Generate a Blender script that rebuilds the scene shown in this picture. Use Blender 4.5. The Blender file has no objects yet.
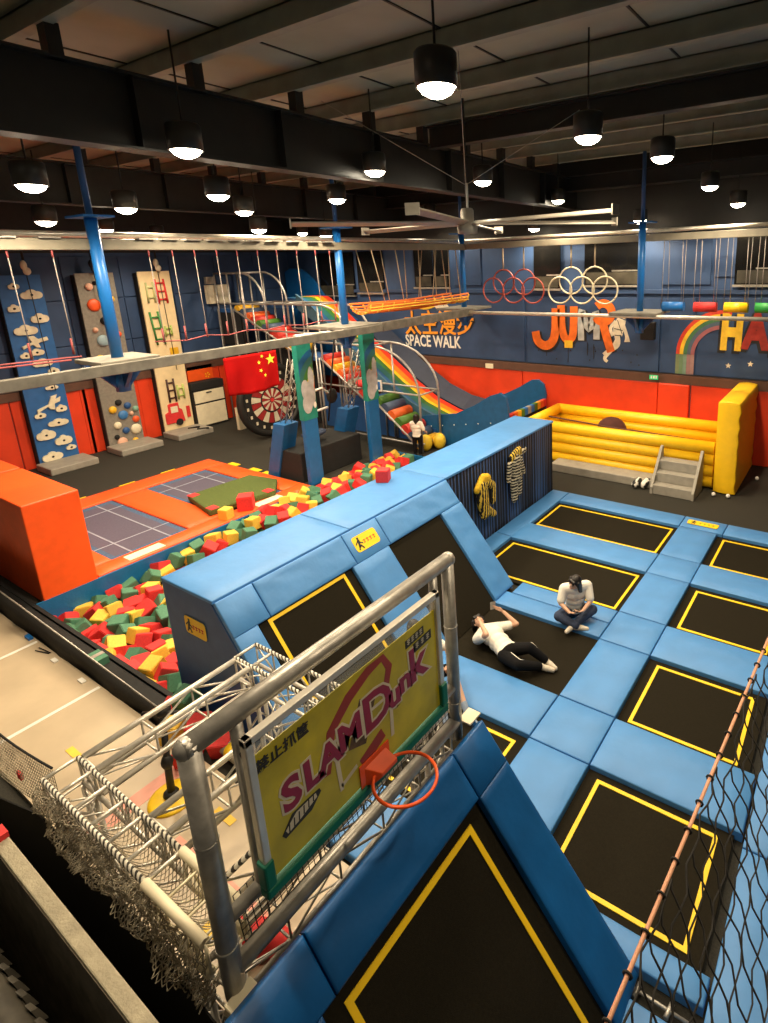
import bpy, bmesh, math, random
from mathutils import Vector, Matrix, Euler, noise
C = bpy.context.scene.collection
scene = bpy.context.scene
PI = math.pi
rnd = random.Random(7)

# ------------------------------------------------------------------ camera
CR, CD, CF = [0.84910652, 0.52749589, -0.02768028], [0.10963851, -0.22726126, -0.96764235], [-0.51671802, 0.81859661, -0.25080288]
FPX, CX, CY = 577.800, 502.336, 411.079
cam_data = bpy.data.cameras.new('camera')
cam = bpy.data.objects.new('camera', cam_data); C.objects.link(cam)
cam.matrix_world = Matrix(((CR[0], -CD[0], -CF[0], 0), (CR[1], -CD[1], -CF[1], 0), (CR[2], -CD[2], -CF[2], 5.5), (0, 0, 0, 1)))
cam_data.sensor_fit = 'HORIZONTAL'; cam_data.sensor_width = 36
cam_data.lens = FPX / 768 * 36
cam_data.shift_x = (384 - CX) / 768; cam_data.shift_y = (CY - 511.5) / 768
cam_data.clip_start = 0.05; cam_data.clip_end = 200
scene.camera = cam
# ------------------------------------------------------------------ world, exposure
w = bpy.data.worlds.new('world'); scene.world = w; w.use_nodes = True
w.node_tree.nodes['Background'].inputs[0].default_value = (1.0, 0.86, 0.66, 1)
w.node_tree.nodes['Background'].inputs[1].default_value = 0.10
scene.view_settings.view_transform = 'Standard'; scene.view_settings.look = 'None'
scene.view_settings.gamma = 1; scene.view_settings.use_curve_mapping = False
scene.view_settings.exposure = -0.76
LAMP_W = 520.0
LAMP_COL = (1.0, 0.80, 0.54)

# ------------------------------------------------------------------ materials
def lin(c):
    c = c / 255.0
    return c / 12.92 if c <= 0.04045 else ((c + 0.055) / 1.055) ** 2.4
def rgb(r, g, b): return (lin(r), lin(g), lin(b), 1)
MATS = {}
def mat(name, col, rough=0.5, metal=0.0, var=0.12, scale=6.0, bump=0.0, bscale=30.0, emit=0.0, spec=0.5, alpha=1.0, trans=0.0):
    if name in MATS: return MATS[name]
    m = bpy.data.materials.new(name); m.use_nodes = True; MATS[name] = m
    nt = m.node_tree; b = nt.nodes['Principled BSDF']
    b.inputs['Roughness'].default_value = rough; b.inputs['Metallic'].default_value = metal
    b.inputs['Specular IOR Level'].default_value = spec
    tc = nt.nodes.new('ShaderNodeTexCoord')
    nz = nt.nodes.new('ShaderNodeTexNoise'); nz.inputs['Scale'].default_value = scale; nz.inputs['Detail'].default_value = 5
    nt.links.new(tc.outputs['Object'], nz.inputs['Vector'])
    rp = nt.nodes.new('ShaderNodeValToRGB')
    rp.color_ramp.elements[0].position = 0.3; rp.color_ramp.elements[1].position = 0.7
    rp.color_ramp.elements[0].color = tuple(c * (1 - var) for c in col[:3]) + (1,)
    rp.color_ramp.elements[1].color = tuple(min(1, c * (1 + var)) for c in col[:3]) + (1,)
    nt.links.new(nz.outputs['Fac'], rp.inputs['Fac']); nt.links.new(rp.outputs['Color'], b.inputs['Base Color'])
    if bump:
        n2 = nt.nodes.new('ShaderNodeTexNoise'); n2.inputs['Scale'].default_value = bscale; n2.inputs['Detail'].default_value = 3
        nt.links.new(tc.outputs['Object'], n2.inputs['Vector'])
        bp = nt.nodes.new('ShaderNodeBump'); bp.inputs['Strength'].default_value = bump; bp.inputs['Distance'].default_value = 0.02
        nt.links.new(n2.outputs['Fac'], bp.inputs['Height']); nt.links.new(bp.outputs['Normal'], b.inputs['Normal'])
    if emit:
        b.inputs['Emission Color'].default_value = col; b.inputs['Emission Strength'].default_value = emit
    if trans: b.inputs['Transmission Weight'].default_value = trans
    if alpha < 1: b.inputs['Alpha'].default_value = alpha
    return m
def stripes(name, c1, c2, axis, freq, duty=0.5, distort=0.0, rough=0.6, dscale=3.0):
    m = bpy.data.materials.new(name); m.use_nodes = True; MATS[name] = m
    nt = m.node_tree; b = nt.nodes['Principled BSDF']; b.inputs['Roughness'].default_value = rough
    tc = nt.nodes.new('ShaderNodeTexCoord')
    wv = nt.nodes.new('ShaderNodeTexWave'); wv.wave_type = 'BANDS'; wv.bands_direction = axis
    wv.inputs['Scale'].default_value = freq * 2 * PI / 20; wv.inputs['Distortion'].default_value = distort
    wv.inputs['Detail Scale'].default_value = dscale
    nt.links.new(tc.outputs['Object'], wv.inputs['Vector'])
    rp = nt.nodes.new('ShaderNodeValToRGB'); rp.color_ramp.interpolation = 'CONSTANT'
    rp.color_ramp.elements[0].color = c1; rp.color_ramp.elements[1].position = duty; rp.color_ramp.elements[1].color = c2
    nt.links.new(wv.outputs['Fac'], rp.inputs['Fac']); nt.links.new(rp.outputs['Color'], b.inputs['Base Color'])
    return m

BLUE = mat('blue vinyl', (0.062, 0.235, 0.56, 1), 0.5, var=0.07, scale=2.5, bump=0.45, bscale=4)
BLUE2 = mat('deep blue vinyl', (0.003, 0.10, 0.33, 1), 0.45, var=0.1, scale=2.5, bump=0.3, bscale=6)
NAVYV = mat('navy vinyl', (0.02, 0.085, 0.26, 1), 0.5, var=0.1, bump=0.15, bscale=8)
MATB = mat('black trampoline mesh', (0.014, 0.0115, 0.0065, 1), 0.9, var=0.18, scale=60, bump=0.2, bscale=200, spec=0.12)
BLK = mat('black fabric', (0.010, 0.010, 0.010, 1), 0.85, var=0.25, scale=12)
BLKP = mat('black paint', (0.012, 0.011, 0.010, 1), 0.6, var=0.2)
TAPE = mat('yellow tape', rgb(250, 205, 20), 0.5, var=0.06)
ORANGE = mat('orange vinyl', (0.85, 0.10, 0.012, 1), 0.42, var=0.06, bump=0.15, bscale=5)
REDPAD = mat('red wall padding', (0.68, 0.045, 0.008, 1), 0.5, var=0.1, scale=2, bump=0.15, bscale=4)
NAVY = mat('navy wall paint', (0.028, 0.065, 0.16, 1), 0.6, var=0.22, scale=1.2)
CARPET = mat('dark carpet', (0.022, 0.020, 0.014, 1), 0.95, var=0.35, scale=50, bump=0.3, bscale=150)
CEIL = mat('ceiling panel', (0.36, 0.37, 0.29, 1), 0.8, var=0.15, scale=0.8)
STEELD = mat('purlin steel', (0.29, 0.30, 0.24, 1), 0.6, 0.0, var=0.15, scale=3)
GIRD = mat('black girder steel', (0.014, 0.012, 0.010, 1), 0.5, var=0.2)
GALV = mat('galvanised steel', (0.42, 0.40, 0.36, 1), 0.42, 0.65, var=0.25, scale=9, bump=0.1, bscale=20)
ALU = mat('aluminium tube', (0.72, 0.68, 0.60, 1), 0.35, 0.5, var=0.12, scale=7)
CREAMP = mat('cream paint', (0.80, 0.72, 0.52, 1), 0.5, var=0.07)
WOODF = mat('pale sport floor', (0.52, 0.42, 0.29, 1), 0.35, var=0.10, scale=1.5)
WHITE = mat('white paint', (0.82, 0.80, 0.74, 1), 0.5, var=0.05)
YEL = mat('yellow vinyl', (0.93, 0.56, 0.012, 1), 0.38, var=0.05, bump=0.1, bscale=6)
GREYV = mat('grey vinyl', (0.30, 0.28, 0.24, 1), 0.55, var=0.12, bump=0.15)
BPAINT = mat('bright blue paint', (0.010, 0.14, 0.47, 1), 0.4, var=0.08)
RED = mat('red foam', (0.66, 0.03, 0.03, 1), 0.7, var=0.12, scale=8)
GRN = mat('green foam', (0.07, 0.21, 0.125, 1), 0.75, var=0.15, scale=8)
YFO = mat('yellow foam', (0.78, 0.50, 0.06, 1), 0.7, var=0.1, scale=8)
TEAL = mat('teal print', (0.01, 0.20, 0.16, 1), 0.5)
ROPE = mat('pale rope', (0.28, 0.25, 0.24, 1), 0.8)
ROPER = mat('pink rope', (0.26, 0.055, 0.06, 1), 0.8)
SKIN = mat('skin', (0.68, 0.40, 0.27, 1), 0.5, var=0.06)
HAIR = mat('black hair', (0.012, 0.009, 0.008, 1), 0.45)
TSHIRT = mat('white cotton', (0.80, 0.76, 0.68, 1), 0.8, var=0.06, bump=0.4, bscale=12)
DENIM = mat('dark denim', (0.030, 0.045, 0.09, 1), 0.85, var=0.35, scale=14)
BPANTS = mat('black trousers', (0.005, 0.005, 0.006, 1), 0.9, spec=.2)
SOCK = mat('pale sock', (0.62, 0.56, 0.46, 1), 0.85)

# ------------------------------------------------------------------ object helpers
def setp(o, label=None, cat=None, group=None, kind=None):
    if label: o['label'] = label
    if cat: o['category'] = cat
    if group: o['group'] = group
    if kind: o['kind'] = kind
    return o
def thing(name, label, cat, loc=(0, 0, 0), group=None):
    o = bpy.data.objects.new(name, None); C.objects.link(o); o.location = loc; o.empty_display_size = 0.1
    return setp(o, label, cat, group)
def wloc(p):
    v = Vector((0, 0, 0))
    while p is not None: v += p.location; p = p.parent
    return v
def obj(name, bm, m, parent=None, label=None, smooth=False, bev=0.0, keep=False):
    """link the bmesh (world coordinates) as ONE object; under a parent its vertices are taken relative to it"""
    me = bpy.data.meshes.new(name)
    if not keep: bmesh.ops.recalc_face_normals(bm, faces=bm.faces)
    if parent is not None:
        bmesh.ops.translate(bm, verts=bm.verts, vec=-wloc(parent))
    bm.to_mesh(me); bm.free()
    for mm in (m if isinstance(m, (list, tuple)) else [m]): me.materials.append(mm)
    if smooth:
        for p in me.polygons: p.use_smooth = True
    o = bpy.data.objects.new(name, me); C.objects.link(o)
    if parent is not None: o.parent = parent
    if label: o['label'] = label
    if bev:
        md = o.modifiers.new('bevel', 'BEVEL'); md.width = bev; md.segments = 2; md.limit_method = 'ANGLE'; md.angle_limit = math.radians(35)
    return o
def single(name, bm, m, label, cat, group=None, loc=(0, 0, 0), **k):
    """a thing that is one mesh, origin at loc"""
    bmesh.ops.translate(bm, verts=bm.verts, vec=-Vector(loc))
    o = obj(name, bm, m, **k); o.location = loc
    return setp(o, label, cat, group)
def struct(name, bm, m, **k):
    return setp(obj(name, bm, m, **k), kind='structure')
def copy_thing(root, loc, label=None, rotz=0.0):
    r = root.copy(); C.objects.link(r); r.location = loc; r.rotation_euler = (0, 0, rotz)
    if label: r['label'] = label
    for ch in list(root.children):
        c = ch.copy(); C.objects.link(c); c.parent = r
        for gch in list(ch.children):
            d = gch.copy(); C.objects.link(d); d.parent = c
    return r
# ------------------------------------------------------------------ mesh helpers
NB = bmesh.new
def hexa(bm, p, mi=0):
    """8 corners: bottom 4 then top 4"""
    v = [bm.verts.new(q) for q in p]
    for f in ((0, 3, 2, 1), (4, 5, 6, 7), (0, 1, 5, 4), (1, 2, 6, 5), (2, 3, 7, 6), (3, 0, 4, 7)):
        bm.faces.new([v[i] for i in f]).material_index = mi
    return bm
def box(bm, x0, x1, y0, y1, z0, z1, mi=0):
    return hexa(bm, [(x0, y0, z0), (x1, y0, z0), (x1, y1, z0), (x0, y1, z0), (x0, y0, z1), (x1, y0, z1), (x1, y1, z1), (x0, y1, z1)], mi)
def B(x0, x1, y0, y1, z0, z1): return box(NB(), x0, x1, y0, y1, z0, z1)
def frame_of(d):
    d = d.normalized(); a = Vector((0, 0, 1)) if abs(d.z) < 0.9 else Vector((1, 0, 0))
    u = d.cross(a).normalized(); return u, d.cross(u).normalized()
def tube(bm, pts, r, n=8, mi=0, cap=True, closed=False):
    pts = [Vector(p) for p in pts]; rings = []; N = len(pts)
    u = None
    for i, p in enumerate(pts):
        if closed: d = pts[(i + 1) % N] - pts[i - 1]
        else: d = pts[min(i + 1, N - 1)] - pts[max(i - 1, 0)]
        d.normalize()
        if u is None: u, v = frame_of(d)
        else:
            u = (u - d * u.dot(d)).normalized(); v = d.cross(u)
        rr = r[i] if isinstance(r, (list, tuple)) else r
        rings.append([bm.verts.new(p + (u * math.cos(2 * PI * k / n) + v * math.sin(2 * PI * k / n)) * rr) for k in range(n)])
    M = N if closed else N - 1
    for i in range(M):
        a, b = rings[i], rings[(i + 1) % N]
        for k in range(n):
            f = bm.faces.new((a[k], a[(k + 1) % n], b[(k + 1) % n], b[k])); f.material_index = mi; f.smooth = True
    if cap and not closed:
        bm.faces.new(rings[0]).material_index = mi; bm.faces.new(rings[-1]).material_index = mi
    return bm
def ring_pts(c, r, axis='z', n=32, a0=0, a1=2 * PI):
    out = []
    for i in range(n):
        a = a0 + (a1 - a0) * i / (n if abs(a1 - a0 - 2 * PI) < 1e-6 else n - 1)
        x, y = r * math.cos(a), r * math.sin(a)
        d = {'z': (x, y, 0), 'y': (x, 0, y), 'x': (0, x, y)}[axis]
        out.append(Vector(c) + Vector(d))
    return out
def lathe(bm, prof, c=(0, 0, 0), n=20, mi=0, smooth=True):
    rings = []
    for r, z in prof:
        rings.append([bm.verts.new((c[0] + r * math.cos(2 * PI * k / n), c[1] + r * math.sin(2 * PI * k / n), c[2] + z)) for k in range(n)])
    for a, b in zip(rings, rings[1:]):
        for k in range(n):
            f = bm.faces.new((a[k], a[(k + 1) % n], b[(k + 1) % n], b[k])); f.material_index = mi; f.smooth = smooth
    if prof[0][0] > 1e-4: bm.faces.new(rings[0]).material_index = mi
    if prof[-1][0] > 1e-4: bm.faces.new(rings[-1]).material_index = mi
    return bm
def prism(bm, poly, fn, t0, t1, mi=0):
    """extrude 2-D polygon; fn(a,b,t) -> 3-D point"""
    a = [bm.verts.new(fn(p[0], p[1], t0)) for p in poly]; b = [bm.verts.new(fn(p[0], p[1], t1)) for p in poly]
    n = len(poly)
    bm.faces.new(a).material_index = mi; bm.faces.new(b).material_index = mi
    for i in range(n): bm.faces.new((a[i], a[(i + 1) % n], b[(i + 1) % n], b[i])).material_index = mi
    return bm
def XZ(a, b, t): return (a, t, b)
def YZ(a, b, t): return (t, a, b)
def XY(a, b, t): return (a, b, t)
def blob(bm, c, r, n=10, m=7, mi=0, rot=None):
    rx, ry, rz = r if isinstance(r, (list, tuple)) else (r, r, r)
    bot = None; rings = []
    for j in range(1, m):
        th = PI * j / m
        ring = []
        for k in range(n):
            v = Vector((rx * math.sin(th) * math.cos(2 * PI * k / n), ry * math.sin(th) * math.sin(2 * PI * k / n), -rz * math.cos(th)))
            if rot: v = rot @ v
            ring.append(bm.verts.new(Vector(c) + v))
        rings.append(ring)
    vb = Vector((0, 0, -rz)); vt = Vector((0, 0, rz))
    if rot: vb = rot @ vb; vt = rot @ vt
    vb = bm.verts.new(Vector(c) + vb); vt = bm.verts.new(Vector(c) + vt)
    for k in range(n):
        f = bm.faces.new((vb, rings[0][(k + 1) % n], rings[0][k])); f.material_index = mi; f.smooth = True
        f = bm.faces.new((vt, rings[-1][k], rings[-1][(k + 1) % n])); f.material_index = mi; f.smooth = True
    for a, b in zip(rings, rings[1:]):
        for k in range(n):
            f = bm.faces.new((a[k], a[(k + 1) % n], b[(k + 1) % n], b[k])); f.material_index = mi; f.smooth = True
    return bm
def text_bm(s, size, thick, place, bold=0.0, shear=0.0, squash=1.0, align='CENTER'):
    """text as mesh; place(u, v, t) -> 3-D"""
    cu = bpy.data.curves.new('lettering', 'FONT'); cu.body = s; cu.size = size; cu.extrude = thick; cu.offset = bold
    cu.align_x = align; cu.align_y = 'CENTER'; cu.shear = shear; cu.resolution_u = 3
    o = bpy.data.objects.new('lettering', cu); C.objects.link(o)
    dg = bpy.context.evaluated_depsgraph_get(); dg.update()
    me = bpy.data.meshes.new_from_object(o.evaluated_get(dg))
    bm = NB(); bm.from_mesh(me)
    for v in bm.verts: v.co = Vector(place(v.co.x * squash, v.co.y, v.co.z))
    bpy.data.objects.remove(o); bpy.data.curves.remove(cu); bpy.data.meshes.remove(me)
    return bm

# ================================================================== THE ROOM
# floor with a hole for the foam pit
PX0, PX1, PY0, PY1 = -11.62, -7.12, 3.08, 12.3
FZ = -0.06
bm = NB()
box(bm, -20.6, PX0, -0.5, 16.3, -0.3, FZ); box(bm, PX0, PX1, PY1, 16.3, -0.3, FZ); box(bm, PX0, PX1, -0.5, PY0, -0.3, FZ)
box(bm, PX1, 4.0, -0.5, 16.3, -0.3, FZ)
struct('floor', bm, CARPET)
bm = NB()   # pit tub: bottom and lined sides
box(bm, PX0 - .05, PX1 + .05, PY0 - .05, PY1 + .05, -1.3, -1.2)
struct('floor_pit', bm, BLUE2)
bm = NB(); box(bm, PX0 - .06, PX0, PY0 - .06, PY1 + .06, -1.2, -0.3); box(bm, PX1, PX1 + .06, PY0 - .06, PY1 + .06, -1.2, -0.3)
box(bm, PX0, PX1, PY0 - .06, PY0, -1.2, -0.3); box(bm, PX0, PX1, PY1, PY1 + .06, -1.2, -0.3)
box(bm, PX0, PX0 + .03, PY0 + .03, PY1, -1.2, .0); box(bm, PX0, PX1, PY0, PY0 + .03, -1.2, -.02); box(bm, PX0, PX1, PY1 - .03, PY1, -1.2, .05)
struct('trim_pit', bm, mat('pit blue vinyl', (.006, .13, .33, 1), .5, var=.1, bump=.2))
# walls
BW, LW = 16.24, -20.5
bm = NB()
box(bm, LW - .2, 4, BW, BW + .2, 2.28, 6.1)
struct('wall_back', bm, NAVY)
bm = NB(); box(bm, LW - .2, 4, BW, BW + .2, 6.1, 8.4); box(bm, LW - .2, LW, -0.5, BW + .2, 6.1, 8.4)
struct('wall_upper', bm, BLKP)
bm = NB(); box(bm, LW - .2, LW, -0.5, BW, 2.28, 6.1)
struct('wall_left', bm, NAVY)
bm = NB(); x = -20.4
for xa, xb, dy in ((-20.5, -15.0, 0), (-15.0, -9.35, 0), (-9.35, -4.85, .02), (-4.85, -3.95, .1), (-3.95, 0, 0), (0, 4, 0)):
    box(bm, xa + .015, xb - .015, BW - .12 - dy, BW, FZ, 2.02)
struct('wall_back_padding', bm, REDPAD, bev=.03)
bm = NB()
for ya, yb in ((1.5, 3), (3, 4.9), (4.9, 6.1), (7.9, 8.05), (7.85, 8.1), (9.55, 9.95), (11.25, 12.5), (12.5, 14.2), (14.2, 16.1)):
    box(bm, LW, LW + .12, ya, yb - .03, FZ, 2.02)
box(bm, LW, LW + .1, 6.1, 12, FZ, 2.0)
struct('wall_left_padding', bm, REDPAD, bev=.02)
BROWN = mat('brown trim', (0.10, 0.045, 0.028, 1), 0.6)
bm = NB(); box(bm, LW, 4, BW - .16, BW + .05, 2.02, 2.26); struct('trim_1', bm, BROWN)
bm = NB(); box(bm, LW, LW + .16, -0.5, BW - .17, 2.02, 2.26); struct('trim_2', bm, BROWN)
# shallow navy panels and pilasters that the photo shows as seams in the wall
NAVY2 = mat('navy panel', (0.024, 0.056, 0.14, 1), 0.6, var=0.2, scale=1.5)
bm = NB()
for xa, xb, za, zb in ((-20.3, -15.2, 2.3, 3.2), (-13.9, -9.3, 2.3, 4.62), (-9.2, -4.9, 2.3, 4.4), (-4.85, -3.95, 2.3, 4.4), (-3.85, 3.9, 2.3, 4.4),
                       (-4.9, -3.6, 4.75, 6.0), (-3.5, -2.4, 4.95, 6.0), (-12.0, -10.9, 4.75, 6.0)):
    box(bm, xa, xb, BW - .05, BW, za, zb)
box(bm, LW, 4, BW - .09, BW, 4.5, 4.62)
struct('trim_3', bm, NAVY2, bev=.01)
bm = NB()
for k in range(9):
    y = 1.6 + k * 1.62
    for za, zb in ((2.3, 3.35), (3.38, 4.7), (4.73, 6.0)):
        box(bm, LW, LW + .05, y, y + 1.58, za, zb)
struct('trim_4', bm, NAVY2, bev=.01)
WINF = mat('window frame', (0.12, 0.10, 0.08, 1), 0.5); WIND = mat('dark window glass', (0.006, 0.006, 0.006, 1), 0.15)
WINP = mat('view behind window', (0.045, 0.04, 0.028, 1), 0.5, var=0.6, scale=3)
for i, (xa, xb, za, zb) in enumerate(((-13.7, -12.9, 4.7, 6.0), (-12.85, -12.2, 4.7, 6.0), (-8.9, -8.0, 4.65, 6.0), (-7.2, -5.5, 4.75, 6.0), (-3.0, -2.0, 4.75, 6.0), (-18.6, -16.7, 4.4, 6.0), (-16.5, -15.2, 4.5, 6.0))):
    bm = box(NB(), xa, xb, BW - .08, BW - .03, za, zb)
    wn = setp(obj('window_%d' % (i + 1), bm, WIND), kind='structure')
    bm = NB(); box(bm, xa - .03, xb + .03, BW - .14, BW - .04, za - .06, za)
    box(bm, xa + (xb - xa) * .5, xb, BW - .10, BW - .06, za + .38, za + .42); obj('window_sill', bm, GALV, wn)
    obj('lower_pane', box(NB(), xa + .06, xb - .06, BW - .10, BW - .085, za + .03, za + .36), WINP, wn)
# ceiling: panels, purlins, girders
bm = NB(); box(bm, LW - .2, 4, -0.5, BW + .2, 8.27, 8.4); struct('ceiling', bm, CEIL)
bm = NB()
for x in [-19.5 + 2.1 * k for k in range(12)]:
    box(bm, x, x + .03, -0.5, BW, 8.255, 8.275)
struct('ceiling_seams', bm, GIRD)
k = 0
for y in (1.75, 3.3, 4.85, 6.4, 7.9, 9.3, 10.7, 12.1, 13.5, 14.9):
    bm = NB(); z0 = 8.0
    box(bm, LW, 4, y, y + .02, z0, 8.27); box(bm, LW, 4, y - .1, y + .02, z0 - .02, z0); box(bm, LW, 4, y, y + .1, 8.25, 8.268)
    k += 1; struct('ceiling_purlin', bm, STEELD)
def girder(x=None, y=None, z0=6.9, z1=7.66, a=-0.5, b=BW, w=.15):
    bm = NB()
    if x is not None:
        box(bm, x - .012, x + .012, a, b, z0, z1); box(bm, x - w, x + w, a, b, z0 - .03, z0); box(bm, x - w, x + w, a, b, z1, z1 + .03)
        for yy in [3.3, 4.85, 6.4, 7.9, 9.3, 10.7, 12.1, 13.5, 14.9]:
            if a < yy < b: box(bm, x - .06, x + .1, yy - .07, yy + .07, z1, 8.0)
        for yy in range(2, 16, 2):
            box(bm, x - w, x + w, yy, yy + .012, z0, z1)
    else:
        box(bm, a, b, y - .012, y + .012, z0, z1); box(bm, a, b, y - w, y + w, z0 - .03, z0); box(bm, a, b, y - w, y + w, z1, z1 + .03)
    struct('ceiling_girder', bm, GIRD)
girder(x=-7.5); girder(x=-14.2); girder(x=-0.3)
girder(y=9.3, z0=7.6, z1=7.92, a=-7.3, b=4, w=.1); girder(y=15.6, z0=7.35, z1=7.7, a=LW, b=4, w=.2)
bm = NB(); box(bm, LW, -7.7, 1.9, 2.2, 7.5, 7.8); struct('ceiling_girder', bm, GIRD)
# sport floor on the lower left
struct('floor_lane', box(NB(), -20.3, -2.4, 1.46, 2.74, -.055, -.01), WOODF)
bm = NB()
for x in (-16.4, -14.4, -12.4, -10.4, -8.42): box(bm, x, x + .06, 1.36, 2.72, -.0105, -.006)
struct('trim_lane_lines', bm, WHITE)
PINKT = mat('faded red line', (0.75, 0.33, 0.25, 1), 0.5)
bm = NB(); box(bm, -5.3, -2.5, 2.0, 2.08, -.0105, -.006); box(bm, -6.2, -6.0, 1.5, 2.7, -.0105, -.007); struct('trim_lane_mark', bm, PINKT)
TANT = mat('yellow floor tape', (0.85, 0.55, 0.05, 1), 0.5)
for p, s_ in (((-7.35, 2.02), 'farthest left'), ((-5.05, 2.45), 'middle'), ((-4.1, 1.75), 'nearest')):
    single('floor_tape', box(NB(), p[0] - .2, p[0] + .1, p[1] - .05, p[1] + .03, -.0105, -.004), TANT, s_ + ' of the short yellow tape marks on the pale floor under the trusses', 'tape', 'yellow tape marks on the pale floor')

# ================================================================== LIGHTS
lamp_px = []   # lamp positions (x, y, z of the glass)
LIGHTS = [(-3.45, 4.53, 7.0, 'largest pendant lamp, closest to the camera at the top of the picture'), (-3.28, 7.44, 7.0, 'second largest pendant lamp, right of the closest one below the ceiling beams'), (-2.99, 9.65, 7.0, 'third pendant lamp of the right-hand row, below the second largest'), (-3.11, 13.4, 6.9, 'fourth pendant lamp of the right-hand row, going away from the camera'), (-2.85, 15.14, 6.65, 'farthest pendant lamp of the right-hand row, nearest the right edge'), (-6.6, 9.99, 7.0, 'pendant lamp just above the ceiling fan hub'), (-7.22, 7.67, 7.0, 'pendant lamp in front of the long black girder, above the second blue column'), (-6.96, 4.27, 6.85, 'big bright pendant lamp under the black girder in the left half'), (-9.26, 3.53, 6.6, 'big bright pendant lamp nearest the left edge of the picture'), (-9.12, 6.02, 6.65, 'pendant lamp below and right of the big one under the girder'), (-9.4, 8.82, 6.8, 'pendant lamp right above the second blue column from the left'), (-11.01, 5.51, 6.55, 'pendant lamp beside the top of the leftmost blue column'), (-10.82, 7.66, 6.6, 'small pendant lamp over the row of hanging ropes'), (-7.24, 14.52, 7.0, 'small pendant lamp above the tip of the right fan blade'), (-11.98, 15.05, 7.0, 'small pendant lamp left of the ceiling fan hub'), (-8.63, 15.72, 6.4, 'tiny pendant lamp over the hanging rings on the back wall side'), (-13.25, 5.16, 6.45, 'small pendant lamp left of the leftmost blue column'), (-5.29, 15.39, 6.42, 'small pendant lamp on top of the rightmost blue column'), (-12.05, 8.85, 6.35, 'tiny pendant lamp just above the long grey rail in the left half'), (-13.52, 12.14, 6.35, 'tiny pendant lamp left of the second blue column, just above the rail'), (-15.9, 7.4, 6.5, 'small pendant lamp high over the orange deck on the left'), (-17.9, 9.7, 6.5, 'small pendant lamp close to the climbing panels'), (-16.5, 13.8, 6.6, 'pendant lamp over the play structure'), (-7.6, 1.0, 7.0, 'pendant lamp over the pale floor, above the picture'), (-3.4, 1.3, 7.0, 'pendant lamp over the basketball frame, above the picture'), (0.6, 2.6, 7.0, 'pendant lamp over the gallery, right of the picture'), (0.4, 6.8, 7.0, 'pendant lamp over the right-hand pads, outside the picture')]
LAMPG = mat('lamp glass', (1.0, 0.88, 0.66, 1), 0.3, emit=60)
HOUS = mat('lamp housing', (0.03, 0.027, 0.022, 1), 0.45, 0.3)
lamp0 = None
for i, (x, y, z, lab) in enumerate(LIGHTS):
    if lamp0 is None:
        t = thing('pendant_lamp', lab, 'ceiling lamp', (x, y, z), 'pendant lamps under the ceiling')
        bm = NB(); lathe(bm, [(.02, .30), (.17, .295), (.19, .27), (.19, .0), (.175, .0), (.175, .04), (.14, .12)], (x, y, z), 24)
        obj('housing', bm, HOUS, t)
        bm = NB(); lathe(bm, [(.0001, -.085), (.07, -.075), (.135, -.04), (.17, .01), (.17, .03)], (x, y, z), 24)
        obj('glass', bm, LAMPG, t, label='glowing warm glass')
        obj('rod', tube(NB(), [(x, y, z + .3), (x, y, z + 1.25)], .012, 6), BLKP, t)
        lamp0 = t
    else: t = copy_thing(lamp0, (x, y, z), lab)
    ld = bpy.data.lights.new('lamp_light', 'SPOT'); ld.energy = LAMP_W * (.15 if y > 15.0 else .22 if (x > -1 or y < 1.2) else .6 if y < 2 else 1); ld.color = LAMP_COL; ld.spot_size = math.radians(158); ld.spot_blend = 0.5
    ld.shadow_soft_size = 0.12
    lo = bpy.data.objects.new('lamp_light', ld); C.objects.link(lo); lo.parent = t; lo.location = (0, 0, -.10)

# ================================================================== TRAMPOLINE COURT
PZ = 0.06
ROWS = [(10.01, 11.18), (7.89, 9.07), (5.74, 6.92), (3.64, 4.80)]
PAD = 'blue padding of the court'
def cuts(L, step=.2):
    """grid positions with a narrow rounded rim at both ends"""
    n = max(2, int(L / step)); return [0, .014 / L] + [(.014 + (L - .028) * k / n) / L for k in range(1, n)] + [1 - .014 / L, 1]
def pad(x0, x1, y0, y1, label, z0=-.05, z1=PZ, m=None, group=PAD, name='floor_pad', slack=.007):
    bm = NB()
    x0 += slack; x1 -= slack; y0 += slack; y1 -= slack
    cx, cy = (x0 + x1) / 2, (y0 + y1) / 2; U = cuts(x1 - x0); W = cuts(y1 - y0); nx = len(U) - 1; ny = len(W) - 1
    top = []
    for j in range(ny + 1):
        row = []
        for i in range(nx + 1):
            u, v = U[i], W[j]
            e = min(u, 1 - u) * (x1 - x0); g = min(v, 1 - v) * (y1 - y0)
            crown = 0
            wob = .006 * noise.noise(Vector((x0 + u * 3.1 * (x1 - x0), y0 + v * 3.1 * (y1 - y0), 5)))
            row.append(bm.verts.new((x0 + u * (x1 - x0), y0 + v * (y1 - y0), z1 - (.010 if min(e, g) < 1e-6 else 0) + (wob * min(1, min(e, g) / .12)))))
        top.append(row)
    for j in range(ny):
        for i in range(nx):
            bm.faces.new((top[j][i], top[j][i + 1], top[j + 1][i + 1], top[j + 1][i])).smooth = True
    lo = [bm.verts.new((a, b, z0)) for a, b in ((x0, y0), (x1, y0), (x1, y1), (x0, y1))]
    bm.faces.new(lo[::-1])
    bm.faces.new([lo[0], lo[1]] + top[0][::-1]); bm.faces.new([lo[2], lo[3]] + top[ny])
    bm.faces.new([lo[1], lo[2]] + [top[j][nx] for j in range(ny, -1, -1)]); bm.faces.new([lo[3], lo[0]] + [top[j][0] for j in range(0, ny + 1)])
    return single(name, bm, m or BLUE, label, 'pad', group, loc=(cx, cy, 0), keep=False)
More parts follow.
